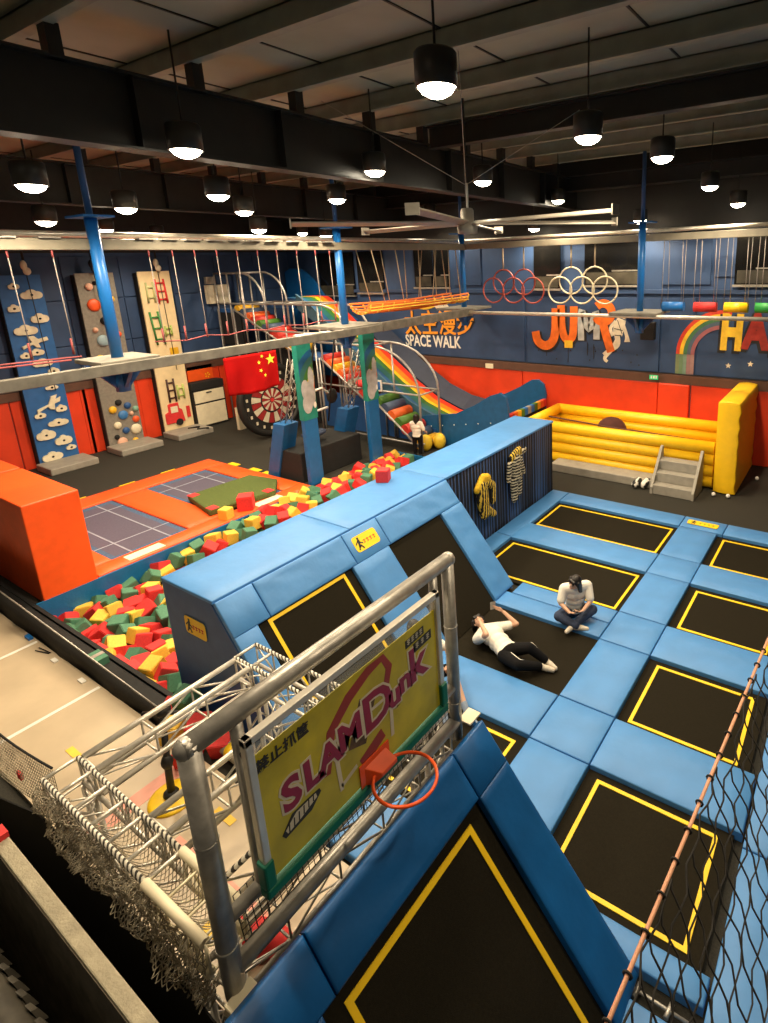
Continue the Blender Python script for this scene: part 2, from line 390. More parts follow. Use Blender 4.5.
def tramp(x0, x1, y0, y1, label, tape=True, ends=(1, 1), m=.13, mtop=.16, group='trampolines in the court floor'):
    t = thing('trampoline', label, 'trampoline', ((x0 + x1) / 2, (y0 + y1) / 2, 0), group)
    obj('jumping_mat', B(x0 - (m if ends[0] else 0), x1 + (m if ends[1] else 0), y0 - .09, y1 + mtop * .8, -.05, -.008), MATB, t)
    if tape:
        w_ = .042; bm = NB(); z0, z1 = -.008, .001
        box(bm, x0, x1, y0, y0 + w_, z0, z1); box(bm, x0, x1, y1 - w_, y1, z0, z1)
        if ends[0]: box(bm, x0, x0 + w_, y0 + w_, y1 - w_, z0, z1)
        if ends[1]: box(bm, x1 - w_, x1, y0 + w_, y1 - w_, z0, z1)
        obj('border_line', bm, TAPE, t, label='yellow border line')
    return t
# left column (TL), right column (TR)
tramp(-5.55, -2.93, *ROWS[0], 'farthest trampoline of the left column, its corner by the striped wall')
tramp(-5.55, -2.93, *ROWS[1], 'trampoline of the left column directly behind the sitting person')
tramp(-1.94, -.67, *ROWS[0], 'farthest trampoline of the right column, cut by the right edge')
tramp(-1.94, -.67, *ROWS[1], 'second farthest trampoline of the right column')
tramp(-1.94, -.67, *ROWS[2], 'third trampoline of the right column, its corner behind the orange rope')
tramp(-1.94, -.67, *ROWS[3], 'nearest large trampoline of the right column, behind the net')
# curved trampolines: flat bed plus slanted bed
def SLP(s, y, h=0.0, xb=-4.7):
    """point on a slanted bed: s = 0 at the foot, 1 at the top edge; h = height above the bed"""
    nx, nz = 1.76 / 2.249, 1.4 / 2.249
    return (xb - 1.4 * s + nx * h, y, 1.76 * s + nz * h)
def slab(bm, s0, s1, y0, y1, h0, h1, xb=-4.7, mi=0):
    p = [SLP(s0, y0, h0, xb), SLP(s1, y0, h0, xb), SLP(s1, y1, h0, xb), SLP(s0, y1, h0, xb),
         SLP(s0, y0, h1, xb), SLP(s1, y0, h1, xb), SLP(s1, y1, h1, xb), SLP(s0, y1, h1, xb)]
    return hexa(bm, p, mi)
def slant_pad(s0, s1, y0, y1, label, xb=-4.7, m=None, group='blue pads on the sloping walls', th=.06):
    bm = NB(); y0 += .006; y1 -= .006; U = cuts((s1 - s0) * 2.25, .16); W = cuts(y1 - y0, .16)
    crease = 'creased' in label
    if crease: U = cuts((s1 - s0) * 2.25, .05); W = cuts(y1 - y0, .05)
    n = len(U) - 1; k = len(W) - 1
    top = []; 
    for j in range(k + 1):
        row = []
        for i in range(n + 1):
            u, v = U[i], W[j]; e = min(min(u, 1 - u) * (s1 - s0) * 2.25, min(v, 1 - v) * (y1 - y0))
            h = th - (.010 if e < 1e-6 else 0)
            if e > 0: h += min(1, e / .1) * .012 * noise.noise(Vector((u * (s1 - s0) * 9, (y0 + v * (y1 - y0)) * 4 + u * 3, 1.5 + xb)))
            if crease and e > 0:
                a_, b_ = u * (s1 - s0) * 2.25, v * (y1 - y0); q_ = noise.noise(Vector((a_ * 1.5, b_ * 1.5, 11 + xb)))
                h += min(1, e / .08) * .009 * max(0, 1 - abs(math.sin((a_ * 3.2 + b_ * 2.1 + q_ * 2.5) * 1.7)) * 4) * (.5 + q_)
            row.append(bm.verts.new(SLP(s0 + u * (s1 - s0), y0 + v * (y1 - y0), h, xb)))
        top.append(row)
    for j in range(k):
        for i in range(n): bm.faces.new((top[j][i], top[j][i + 1], top[j + 1][i + 1], top[j + 1][i])).smooth = True
    lo = [bm.verts.new(SLP(a, b, .0, xb)) for a, b in ((s0, y0), (s1, y0), (s1, y1), (s0, y1))]
    bm.faces.new(lo[::-1]); bm.faces.new([lo[0], lo[1]] + top[0][::-1]); bm.faces.new([lo[2], lo[3]] + top[k])
    bm.faces.new([lo[1], lo[2]] + [top[j][n] for j in range(k, -1, -1)]); bm.faces.new([lo[3], lo[0]] + [top[j][0] for j in range(0, k + 1)])
    return single('slope_pad', bm, m or BLUE, label, 'pad', group, loc=SLP((s0 + s1) / 2, (y0 + y1) / 2, 0, xb))
def slant_bed(t, y0, y1, s0, s1, tape, xb=-4.7, my=.12):
    bm = NB(); slab(bm, s0, s1 + .035, y0 - my, y1 + my, .0, .012, xb); obj('slanted_mat', bm, MATB, t)
    if tape:
        bm = NB(); w_ = .045; ws = w_ / 2.25
        slab(bm, s0, s1, y0, y0 + w_, .012, .02, xb); slab(bm, s0, s1, y1 - w_, y1, .012, .02, xb); slab(bm, s1 - ws, s1, y0 + w_, y1 - w_, .012, .02, xb)
        obj('border_line', bm, TAPE, t, label='yellow border line')
t = thing('trampoline', 'plain black trampoline running up the slope, with the person lying on its flat part', 'trampoline', (-4.0, 6.35, 0))
obj('jumping_mat', B(-4.72, -2.86, 5.68, 7.03, -.05, -.006), MATB, t)
slant_bed(t, 5.86, 6.95, 0, .76, False, my=.1)
t = thing('trampoline', 'yellow-bordered trampoline running up the slope behind the basketball board', 'trampoline', (-4.0, 4.2, 0))
obj('jumping_mat', B(-4.72, -2.85, 3.52, 4.90, -.05, -.008), MATB, t)
bm = NB(); z0, z1 = -.008, .001
box(bm, -4.70, -2.97, 3.64, 3.682, z0, z1); box(bm, -4.70, -2.97, 4.758, 4.80, z0, z1); box(bm, -3.012, -2.97, 3.682, 4.758, z0, z1); obj('border_line', bm, TAPE, t, label='yellow border line')
slant_bed(t, 3.66, 4.90, 0, .77, True)
# flat pads
X1, X2 = -2.84, -2.07
pad(-5.7, X1, 9.16, 9.92, 'long blue pad between the two farthest trampolines of the left column')
pad(-4.72, X1, 7.02, 7.42, 'blue pad the sitting person sits on, beside the black trampoline')
pad(-4.6, X1 , 7.42, 7.80, 'narrow blue pad behind the sitting person, in front of the second trampoline')
pad(-4.72, X1, 4.90, 5.67, 'blue pad in front of the lying person, beside the basketball frame')
pad(-4.72, X1, 2.78, 3.53, 'blue pad at the foot of the slope, hidden behind the near ramp')
for y0, y1, s in ((9.92, 11.27, 'farthest blue pad of the middle walkway, under the yellow sticker'), (9.16, 9.92, 'small square blue pad of the middle walkway at its farthest crossing'),
                  (7.80, 9.16, 'blue pad of the middle walkway between the second row of trampolines'), (7.0, 7.80, 'creased square blue pad of the middle walkway right of the sitting person'),
                  (5.67, 7.0, 'blue pad of the middle walkway right of the lying person'), (4.88, 5.67, 'creased blue pad of the middle walkway between the third and the nearest row'),
                  (3.55, 4.88, 'blue pad of the middle walkway left of the nearest right trampoline'), (2.78, 3.55, 'blue pad of the middle walkway half hidden by the near ramp')):
    pad(X1, X2, y0, y1, s)
for y0, y1, s in ((9.16, 9.92, 'blue pad between the first and second trampolines of the right column'), (7.0, 7.80, 'blue pad between the second and third trampolines of the right column'),
                  (4.88, 5.67, 'blue pad between the third and fourth trampolines of the right column')):
    pad(X2, -.46, y0, y1, s)
pad(X2, -.46, 3.31, 3.55, 'narrow blue pad in front of the nearest right trampoline, at the ramp foot', z1=.05)
pad(-5.62, X1, 11.28, 11.82, 'far edge blue pad running from the striped wall to the middle walkway')
pad(X1, X2 + .1, 11.28, 11.82, 'far edge blue pad carrying the small yellow sticker')
pad(X2 + .1, -.2, 11.28, 11.82, 'far edge blue pad at the right edge of the picture')
pad(-6.06, -5.66, 7.66, 9.2, 'near half of the blue pad strip at the foot of the striped wall')
pad(-6.06, -5.62, 9.2, 11.82, 'far half of the blue pad strip at the foot of the striped wall')
for y0, y1, s in ((9.2, 11.82, 'farthest blue pad of the strip along the right edge'), (6.75, 9.2, 'blue pad of the right-hand strip beyond the rope'), (4.75, 6.75, 'blue pad of the right-hand strip beside the third trampoline'), (3.2, 4.75, 'blue pad of the right-hand strip seen through the net'), (1.3, 3.2, 'nearest blue pad seen through the net in the bottom right corner')):
    pad(-.45, .55, y0, y1, s)
pad(-1.0, -.47, 1.3, 3.1, 'blue pad below the gap with springs, at the bottom right')
single('gap_springs', tube(tube(tube(NB(), [(-1.05, 3.21, -.02), (-.5, 3.21, -.02)], .015, 6), [(-.95, 3.15, -.02), (-.93, 3.27, -.02)], .02, 6), [(-.7, 3.15, -.02), (-.68, 3.27, -.02)], .02, 6), GALV, 'bare steel tube and springs in the gap between blue pads', 'springs')
single('floor_tape', B(-5.62, .4, 11.83, 11.87, -.06, -.03), TAPE, 'long yellow line of tape along the far edge of the trampoline court', 'tape')
# ------------------------------------------------------------------ long padded wall (box) left of the court
BX0, BX1, BH = -7.12, -6.1, 1.76
t = thing('padded_wall', 'long high blue padded wall between the foam pit and the trampolines', 'padded wall', (-6.6, 7.5, 0))
# core: box profile with the slope as far as y = 7.62
prof = [(BX0, -.3), (-4.76, -.3), (-4.76, -.03), (BX1 - .05, BH - .05), (BX0 + .02, BH - .05)]
bm = NB(); prism(bm, prof, XZ, 3.26, 7.62); obj('ramp_core', bm, BLK, t)
bm = NB(); prism(bm, [(BX0, -.9), (-4.70, -.9), (-4.70, -.02), (BX1 - .02, BH - .02), (BX0, BH - .02)], XZ, 3.2, 3.26); obj('end_panel', bm, NAVYV, t, label='navy end panel')
bm = NB(); box(bm, BX0, BX1 - .03, 7.62, 11.84, -.3, BH - .05); obj('wall_core', bm, BLK, t)
bm = NB(); prism(bm, [(-6.08, -.02), (-4.72, -.02), (BX1, BH - .03)], XZ, 7.62, 7.66); obj('ramp_cheek', bm, NAVYV, t, label='dark side of the slope')
bm = NB(); box(bm, BX0 - .03, BX0, 3.2, 11.84, -1.2, BH - .03); obj('pit_side', bm, BLUE2, t)
STR = stripes('blue stripes on black cloth', (.008, .008, .012, 1), (.045, .10, .25, 1), 'Y', 9.5, .72, .6, dscale=1.0)
bm = NB()   # striped cloth, slightly wavy
ny = 120; a = []; b = []
for i in range(ny + 1):
    y = 7.66 + 4.18 * i / ny; dx = .014 * math.sin(i * 1.9) + .012 * math.sin(i * .53)
    a.append(bm.verts.new((BX1 + .0 + dx, y, -.05))); b.append(bm.verts.new((BX1 + .0 + dx * .4, y, BH - .03)))
for i in range(ny): bm.faces.new((a[i], a[i + 1], b[i + 1], b[i])).smooth = True
sc_ = obj('striped_cloth', bm, STR, t, label='black cloth with thin blue vertical stripes')
STRF = stripes('stripes end', (.008, .008, .012, 1), (.045, .10, .25, 1), 'X', 9.5, .72, .6, dscale=1.0)
obj('striped_end_cloth', B(BX0, BX1 + .01, 11.84, 11.86, -.05, BH - .03), STRF, t)
for y0, y1, s in ((3.19, 5.33, 'nearest light blue top pad of the long wall, above the foam pit'), (5.33, 7.62, 'middle light blue top pad of the long wall with a red foam cube on it'), (7.62, 11.87, 'far light blue top pad of the long wall above the striped cloth')):
    pad(BX0 - .03, BX1 + .04, y0, y1, s, z0=BH - .015, z1=BH + .03, group='blue top pads of the long wall', name='top_pad', slack=.003)
# slope pads, top band then side strips
S1 = .985; S0 = .775
slant_pad(S0, S1, 3.2, 3.70, 'first small blue pad of the top band, at the near corner of the long wall')
slant_pad(S0, S1, 3.70, 5.14, 'creased blue top-band pad above the yellow-bordered sloping trampoline')
slant_pad(S0, S1, 5.14, 5.83, 'blue top-band pad carrying the yellow sticker')
slant_pad(S0, S1, 5.83, 7.62, 'creased blue top-band pad above the plain black sloping trampoline')
slant_pad(.0, S0, 3.2, 3.52, 'narrow sloping blue pad on the near corner of the long wall')
slant_pad(.02, S0, 5.04, 5.78, 'wide sloping blue pad between the two sloping trampolines')
slant_pad(.02, S0, 7.06, 7.64, 'creased sloping blue pad beside the striped cloth')
# stickers
INK = mat('black print', (.012, .012, .012, 1), .5); REDI = mat('red print', (.6, .03, .02, 1), .5)
def sticker(label, fn, w_, h_, loc):
    """yellow sticker with a small black figure mark and a row of glyph strokes; fn(u, v, t) -> 3-D"""
    t = thing('sticker', label, 'sticker', loc)
    r_ = .18 * h_; poly = []
    for cx, cy, a0 in ((w_ / 2 - r_, h_ / 2 - r_, 0), (-w_ / 2 + r_, h_ / 2 - r_, 1), (-w_ / 2 + r_, -h_ / 2 + r_, 2), (w_ / 2 - r_, -h_ / 2 + r_, 3)):
        for k_ in range(4): poly.append((cx + r_ * math.cos((a0 + k_ / 3) * PI / 2), cy + r_ * math.sin((a0 + k_ / 3) * PI / 2)))
    obj('sticker_sheet', prism(NB(), poly, fn, 0, .004), TAPE, t)
    bm = NB(); u0 = -w_ * .30
    def bar(x, y, a, l, wd):
        c_, s_ = math.cos(a), math.sin(a)
        prism(bm, [(x + c_ * p - s_ * q_, y + s_ * p + c_ * q_) for p, q_ in ((-l / 2, -wd / 2), (l / 2, -wd / 2), (l / 2, wd / 2), (-l / 2, wd / 2))], fn, .004, .007)
    bar(u0, 0, 1.3, h_ * .5, h_ * .16); bar(u0 - h_ * .12, h_ * .1, .7, h_ * .35, h_ * .08); bar(u0 + h_ * .14, h_ * .02, -.6, h_ * .35, h_ * .08)
    bar(u0 - h_ * .1, -h_ * .25, 1.0, h_ * .3, h_ * .09); bar(u0 + h_ * .12, -h_ * .25, -1.1, h_ * .3, h_ * .09); bar(u0 + .05 * h_, h_ * .32, 0, h_ * .14, h_ * .14)
    obj('printed_mark', bm, INK, t)
    bm = NB()
    for k_ in range(4):
        x = w_ * (-.08 + .14 * k_); q_ = h_ * .2
        bar(x, q_ * .3, 0, q_, q_ * .22); bar(x, -q_ * .5, .3, q_ * .8, q_ * .2); bar(x, 0, 1.57, q_ * 1.1, q_ * .2)
    obj('printed_glyphs', bm, REDI, t)
    return t
def fs(u, v, t):  # on the slope: u along y, v up the slope
    return SLP(.883 + v / 2.25, 5.47 + u, .06 + t)
sticker('yellow sticker on the blue top-band pad of the long wall', fs, .46, .24, SLP(.883, 5.47, .06))
sticker('yellow sticker on the navy end panel of the long wall', lambda u, v, t: (-6.52 + u, 3.19 - t, 1.28 + v), .44, .24, (-6.52, 3.19, 1.28))
sticker('small yellow sticker on the far edge pad of the court', lambda u, v, t: (-2.42 + u, 11.55 + v, PZ + .012 + t), .62, .2, (-2.42, 11.55, .07))
# ------------------------------------------------------------------ near ramp under the basketball frame
RX = -1.0
t = thing('trampoline', 'large sloping trampoline with an amber border line in the foreground', 'trampoline', (-1.7, 2.1, 0))
bm = NB(); prism(bm, [(-2.42, -.05), (RX - .04, -.05), (RX - .04, -.02), (-2.42, BH - .06)], XZ, .3, 3.24); obj('ramp_core', bm, BLK, t)
slant_bed(t, 1.46, 2.72, 0, .80, True, RX, my=.13)
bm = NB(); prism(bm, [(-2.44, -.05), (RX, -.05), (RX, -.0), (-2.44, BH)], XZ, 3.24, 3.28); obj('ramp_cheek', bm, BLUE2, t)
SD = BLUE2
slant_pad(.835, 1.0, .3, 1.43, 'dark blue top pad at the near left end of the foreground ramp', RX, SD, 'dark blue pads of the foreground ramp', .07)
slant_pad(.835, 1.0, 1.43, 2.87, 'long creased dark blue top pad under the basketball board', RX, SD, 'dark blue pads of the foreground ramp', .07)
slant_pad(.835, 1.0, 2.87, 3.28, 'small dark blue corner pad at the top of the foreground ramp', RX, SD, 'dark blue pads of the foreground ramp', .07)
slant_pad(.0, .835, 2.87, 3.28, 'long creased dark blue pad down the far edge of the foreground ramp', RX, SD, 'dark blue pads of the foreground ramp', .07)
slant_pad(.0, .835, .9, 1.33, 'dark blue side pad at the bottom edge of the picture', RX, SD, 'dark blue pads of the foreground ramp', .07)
# ------------------------------------------------------------------ orange trampoline deck and blocks
OG = 'orange pads around the purple trampolines'
def opad(x0, x1, y0, y1, s, z1=.03): return pad(x0, x1, y0, y1, s, z0=-.06 if x1 > -11.7 else -.06, z1=z1, m=ORANGE, group=OG)
opad(-16.25, -15.5, 4.15, 9.2, 'far left orange border pad of the purple trampolines')
opad(-12.1, -11.62, 4.15, 9.2, 'long orange border pad along the edge of the foam pit')
opad(-15.5, -12.1, 6.15, 6.98, 'wide orange pad between the two purple trampolines')
opad(-15.5, -12.1, 8.62, 9.2, 'orange border pad at the far end by the printed pillar')
opad(-15.5, -12.1, 4.1, 4.6, 'orange border pad beside the tall orange block')
obj_lines = []
PURP = mat('purple grey mesh', (0.085, 0.075, 0.12, 1), .7, var=.12, scale=25); TEALM = mat('blue springs cover', (.05, .10, .19, 1), .7, var=.3, scale=30)
LINEG = mat('pale grey line', (.30, .33, .42, 1), .6)
for y0, y1, s in ((4.6, 6.15, 'nearer purple grey trampoline in the orange deck'), (6.98, 8.62, 'farther purple grey trampoline, partly under the green mat')):
    t = thing('trampoline', s, 'trampoline', (-13.8, (y0 + y1) / 2, 0), 'purple trampolines in the orange deck')
    obj('jumping_mat', B(-15.3, -12.25, y0 + .12, y1 - .12, -.05, -.004), PURP, t)
    bm = NB(); box(bm, -15.5, -15.3, y0, y1, -.05, -.006); box(bm, -12.25, -12.1, y0, y1, -.05, -.006); box(bm, -15.3, -12.25, y0, y0 + .12, -.05, -.006); box(bm, -15.3, -12.25, y1 - .12, y1, -.05, -.006)
    obj('spring_border', bm, TEALM, t)
    bm = NB()
    for x in (-14.9, -12.9): box(bm, x, x + .03, y0, y1, -.004, .0)
    for y in (y0 + .38, y1 - .38): box(bm, -15.5, -12.1, y, y + .03, -.0039, .0001)
    obj('marking_lines', bm, LINEG, t)
def block(x0, x1, y0, y1, s):
    bm = B(x0, x1, y0, y1, -.05, 1.77)
    return single('foam_block', bm, ORANGE, s, 'foam block', 'tall orange foam blocks', loc=((x0 + x1) / 2, (y0 + y1) / 2, 0), bev=.02)
block(-13.98, -11.6, 3.27, 4.13, 'tall orange foam block at the left corner of the foam pit')
block(-16.5, -14.1, 3.27, 4.13, 'tall orange foam block behind the nearer one, cut by the left edge')
for i, (x, y) in enumerate(((-16.4, 5.8), (-16.4, 7.0), (-16.4, 8.1), (-15.3, 9.35), (-14.3, 9.35), (-13.7, 9.35))):
    single('tape_marker', B(x - .12, x + .12, y - .2, y + .2, -.06, -.045) if i < 3 else B(x - .2, x + .2, y - .1, y + .12, -.06, -.045), TAPE, 'yellow tape marker on the carpet along the edge of the orange deck', 'tape', 'yellow tape markers by the orange deck', loc=(x, y, -.06))['label'] = ['first', 'second', 'third', 'fourth', 'fifth', 'sixth'][i] + ' yellow tape marker from the left along the back edge of the orange deck'
for (y, s) in ((5.1, 'nearer pale step label on the orange border pad'), (8.0, 'farther pale step label on the orange border pad')):
    single('step_label', B(-11.98, -11.72, y - .35, y + .35, .028, .036), CREAMP, s, 'label')
GRASS = mat('green grass mat', (.075, .105, .02, 1), .95, var=.5, scale=40, bump=.6, bscale=90)
t = thing('landing_mat', 'thick green mat with red corners lying on the farther purple trampoline', 'mat', (-12.9, 7.7, 0))
poly = [(-13.65, 7.05), (-12.25, 6.75), (-11.95, 8.3), (-12.6, 8.85), (-13.55, 8.7)]
obj('mat_body', prism(NB(), poly, XY, .03, .17), GRASS, t, bev=.03)
bm = NB()
for cx, cy in ((-13.5, 7.12), (-12.36, 6.9), (-12.1, 8.2)): box(bm, cx - .12, cx + .12, cy - .1, cy + .1, .165, .178)
obj('red_corner', bm, RED, t, label='red corner patch')
# ------------------------------------------------------------------ foam cubes
def foam_level(x, y):
    l = -.42 + min(1, max(0, (y - 4.0) / 3.5)) * .36
    if y > 8.8: l += .25 * math.exp(-((y - 10.3) / 1.1) ** 2) * math.exp(-((x + 9.4) / 1.6) ** 2)
    return l
def pit_visible(x, y, z):
    """is the cube seen from the gallery over the long wall's top edge?"""
    f_ = (5.5 - z) / (5.5 - 1.78); xa, ya = x / f_, y / f_
    return not (BX0 - .05 < xa < BX1 and 3.3 < ya < 11.8) and (ya < 3.12 or xa < BX0 - .02 or ya > 11.8)
cubes = {}
CB = 'foam cubes in the pit'
def cube(col, loc, size, rot, label=None, group=CB):
    nm = {'red': RED, 'green': GRN, 'yellow': YFO}[col]
    key = col
    if key not in cubes:
        bm = NB(); h = .5; box(bm, -h, h, -h, h, -h, h)
        me = bpy.data.meshes.new('foam_cube'); 
        bmesh.ops.bevel(bm, geom=bm.edges[:], offset=.04, segments=2, affect='EDGES'); bm.to_mesh(me); bm.free(); me.materials.append(nm); cubes[key] = me
    o = bpy.data.objects.new('foam_cube', cubes[key]); C.objects.link(o)
    o.location = loc; o.rotation_euler = rot; o.scale = (size,) * 3
    zone = 'near end of the foam pit' if loc[1] < 4.6 else 'middle of the pit, along the orange deck' if loc[1] < 8.8 else 'far heap of the pit, near the printed pillars'
    return setp(o, label or ('%s foam cube lying in the %s' % (col, zone)), 'foam cube', group)
cols = ['red', 'green', 'yellow', 'red', 'green', 'yellow', 'red']
lowbm = NB(); n_c = 0
y = PY0 + .16
while y < PY1 - .12:
    x = PX0 + .16
    while x < PX1 - .14:
        xx = x + rnd.uniform(-.05, .05); yy = y + rnd.uniform(-.05, .05); z = foam_level(xx, yy) + rnd.uniform(-.07, .07)
        col = cols[int((noise.noise(Vector((xx * 1.1, yy * 1.1, 3))) * 3 + rnd.random() * 5)) % 7]
        rot = (rnd.uniform(-.6, .6), rnd.uniform(-.6, .6), rnd.uniform(0, 1.57))
        if pit_visible(xx, yy, z) and n_c < 300:
            cube(col, (xx, yy, z), rnd.uniform(.235, .27), rot); n_c += 1
        x += .285
    y += .275
print('foam cubes', n_c)
# lower layer of the same cubes, seen only in the gaps
y = PY0 + .2
while y < PY1 - .2:
    x = PX0 + .2
    while x < PX1 - .35:
        z = foam_level(x, y) - .30
        n0 = len(lowbm.verts)
        R_ = Matrix.Translation((x, y, z)) @ Euler((rnd.uniform(-.5, .5), rnd.uniform(-.5, .5), rnd.uniform(0, 1.5))).to_matrix().to_4x4()
        g_ = bmesh.ops.create_cube(lowbm, size=.3, matrix=R_)
        mi = rnd.randrange(3)
        for v in g_['verts']:
            for f_ in v.link_faces: f_.material_index = mi
        x += .31
    y += .31
setp(obj('foam_cubes', lowbm, [RED, GRN, YFO]), 'deeper layer of red, green and yellow foam cubes filling the pit', 'foam cubes', kind='stuff')
cube('red', (-6.95, 7.0, BH + .14), .22, (0, 0, .5), 'red foam cube lying alone on top of the long blue wall', 'loose foam cubes')
cube('yellow', (-11.85, 6.9, .14), .24, (0, 0, .3), 'yellow foam cube lying on the orange border pad by the green mat', 'loose foam cubes')
cube('red', (-11.9, 7.45, .20), .34, (0, 0, .8), 'large red foam piece on the orange border pad by the green mat', 'loose foam cubes')
for p in ((-6.9, 2.95, .1), (-6.6, 2.75, .1), (-6.35, 2.95, .1), (-6.1, 2.65, .1), (-5.9, 2.95, .1), (-6.7, 3.02, .3)):
    c_ = rnd.choice(['red', 'yellow', 'green']); cube(c_, p, .25, (rnd.random() * .3, 0, rnd.random()), group='foam cubes spilled beside the pit', label='%s foam cube spilled beside the foot of the navy end panel' % c_)
# black mesh barrier with cable along the pale floor
bm = NB(); nb = 60
a = []; b = []
for i in range(nb + 1):
    x = -20.3 + 13.6 * i / nb; dz = .012 * math.sin(i * 1.3)
    a.append(bm.verts.new((x, 2.76 + .025 * math.sin(i * .9), -.05))); b.append(bm.verts.new((x, 2.80, .22 + .42 * (1 - i / nb))))
for i in range(nb): bm.faces.new((a[i], a[i + 1], b[i + 1], b[i])).smooth = True
t = thing('safety_net', 'low black mesh barrier with a pale cable between the pale floor and the foam pit', 'net', (-13, 2.78, 0))
MESHB = mat('black mesh cloth', (.014, .013, .012, 1), .9, var=.3, scale=30)
o = obj('mesh_cloth', bm, MESHB, t); md = o.modifiers.new('solid', 'SOLIDIFY'); md.thickness = .01
obj('cable', tube(NB(), [(-20.3, 2.8, .66), (-6.7, 2.8, .21)], .012, 6), GALV, t, label='pale steel cable')
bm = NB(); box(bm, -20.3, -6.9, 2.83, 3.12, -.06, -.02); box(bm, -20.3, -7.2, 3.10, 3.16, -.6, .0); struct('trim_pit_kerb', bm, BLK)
cl = thing('clip', 'small blue clip at the foot of the black mesh barrier', 'clip', (-10.6, 2.7, 0), 'small clips along the barrier')
obj('clip_body', B(-10.66, -10.5, 2.66, 2.72, -.01, .03), BPAINT, cl)
for x, s in ((-9.85, 'pair of thin dark cable ties on the pale floor by the barrier'),):
    bm = NB(); tube(bm, [(x, 2.68, 0), (x - .25, 2.6, 0.01)], .008, 5); tube(bm, [(x, 2.7, 0), (x - .28, 2.66, 0.01)], .008, 5); single('cable_tie', bm, BLK, s, 'cable tie')
for x in (-9.6, -8.75): single('paper_scrap', B(x - .05, x + .08, 2.62, 2.68, -.01, .01), WHITE, 'small white scrap lying at the foot of the black mesh barrier', 'paper', 'white scraps by the barrier')
t = thing('toolbox', 'small green and grey tape box sitting on the black kerb of the foam pit', 'box', (-9.0, 3.0, 0))
obj('box_body', B(-9.15, -8.85, 2.9, 3.06, -.02, .09), GRN, t); obj('box_band', B(-9.05, -8.97, 2.895, 3.065, -.02, .095), GALV, t)

# ================================================================== TRUSSES AND BASKETBALL FRAME
WRAP = stripes('black and white rope wrapping', (.04, .036, .03, 1), (.74, .70, .60, 1), 'DIAGONAL', 42, .42, .3, .7)
NETB = mat('black net twine', (.02, .018, .016, 1), .8); NETG = mat('grey brown net twine', (.36, .32, .24, 1), .9, var=.5, scale=9)
def truss(name, label, a, b, wdir, w=.21, chord=.024, web=.009, step=.42, m=None, wrap=False, group='aluminium trusses behind the basketball frame', rungs=True, bottom=True):
    """box truss; a, b = ends of the top chord axis line (one side), wdir = horizontal width direction"""
    m = m or ALU; a = Vector(a); b = Vector(b); wd = Vector(wdir) * w; up = Vector((0, 0, -w))
    t = thing(name, label, 'truss', tuple(a), group)
    for k, off in enumerate((Vector(), wd, up, wd + up)):
        obj('chord', tube(NB(), [a + off, b + off], chord, 8), WRAP if (wrap and k < 2) else m, t, label='rope-wrapped chord tube' if (wrap and k < 2) else None)
    n = max(2, round((b - a).length / step)); bm = NB(); b2 = NB(); b3 = NB()
    for i in range(n + 1):
        p = a + (b - a) * i / n
        br = NB(); tube(br, [p, p + wd], web * (1.5 if wrap else 1), 6); obj('rung', br, m, t)
        tube(bm, [p, p + up], web, 6); tube(b2, [p + wd, p + wd + up], web, 6); tube(b3, [p + up, p + up + wd], web, 6)
        if i < n:
            q_ = a + (b - a) * (i + 1) / n
            if i % 2: tube(bm, [p + up, q_], web, 6); tube(b2, [p + up + wd, q_ + wd], web, 6)
            else: tube(bm, [p, q_ + up], web, 6); tube(b2, [p + wd, q_ + up + wd], web, 6)
            tube(b3, [p + up, q_ + up + wd], web * .8, 6)
    obj('bracing', bm, m, t); obj('bracing', b2, m, t); obj('lower_bracing', b3, m, t)
    return t
TZ = 2.06
truss('box_truss', 'white box truss at the left side, running toward the long wall above the pale floor', (-4.53, 1.27, TZ), (-4.53, 2.5, TZ), (1, 0, 0))
truss('box_truss', 'white box truss in the middle, just left of the basketball board', (-3.60, 1.27, TZ), (-3.60, 2.5, TZ), (1, 0, 0))
truss('ladder_truss', 'rope-wrapped truss like a ladder along the left front, with grey net hanging from it', (-4.56, 1.03, TZ), (-3.2, 1.03, TZ), (0, 1, 0), w=.22, wrap=True, step=.23, chord=.018)
truss('box_truss', 'cream steel truss between the ladder truss and the thick frame post', (-3.2, 1.03, TZ), (-2.6, 1.03, TZ), (0, 1, 0), w=.22, m=CREAMP, chord=.03, step=.22)
truss('ladder_truss', 'rope-wrapped far cross truss near the foot of the long wall', (-4.56, 2.52, TZ), (-2.85, 2.52, TZ), (0, 1, 0), w=.22, wrap=True, step=.25, chord=.018)
truss('ladder_truss', 'rope-wrapped truss running under the basketball board', (-2.84, 1.27, TZ - .02), (-2.84, 3.2, TZ - .02), (1, 0, 0), w=.2, wrap=True, step=.24, chord=.018)
truss('box_truss', 'lower truss beside the dark ramp pads, under the board', (-2.84, 1.1, TZ - .45), (-2.84, 3.2, TZ - .45), (1, 0, 0), w=.2, m=GALV, chord=.02, step=.4)
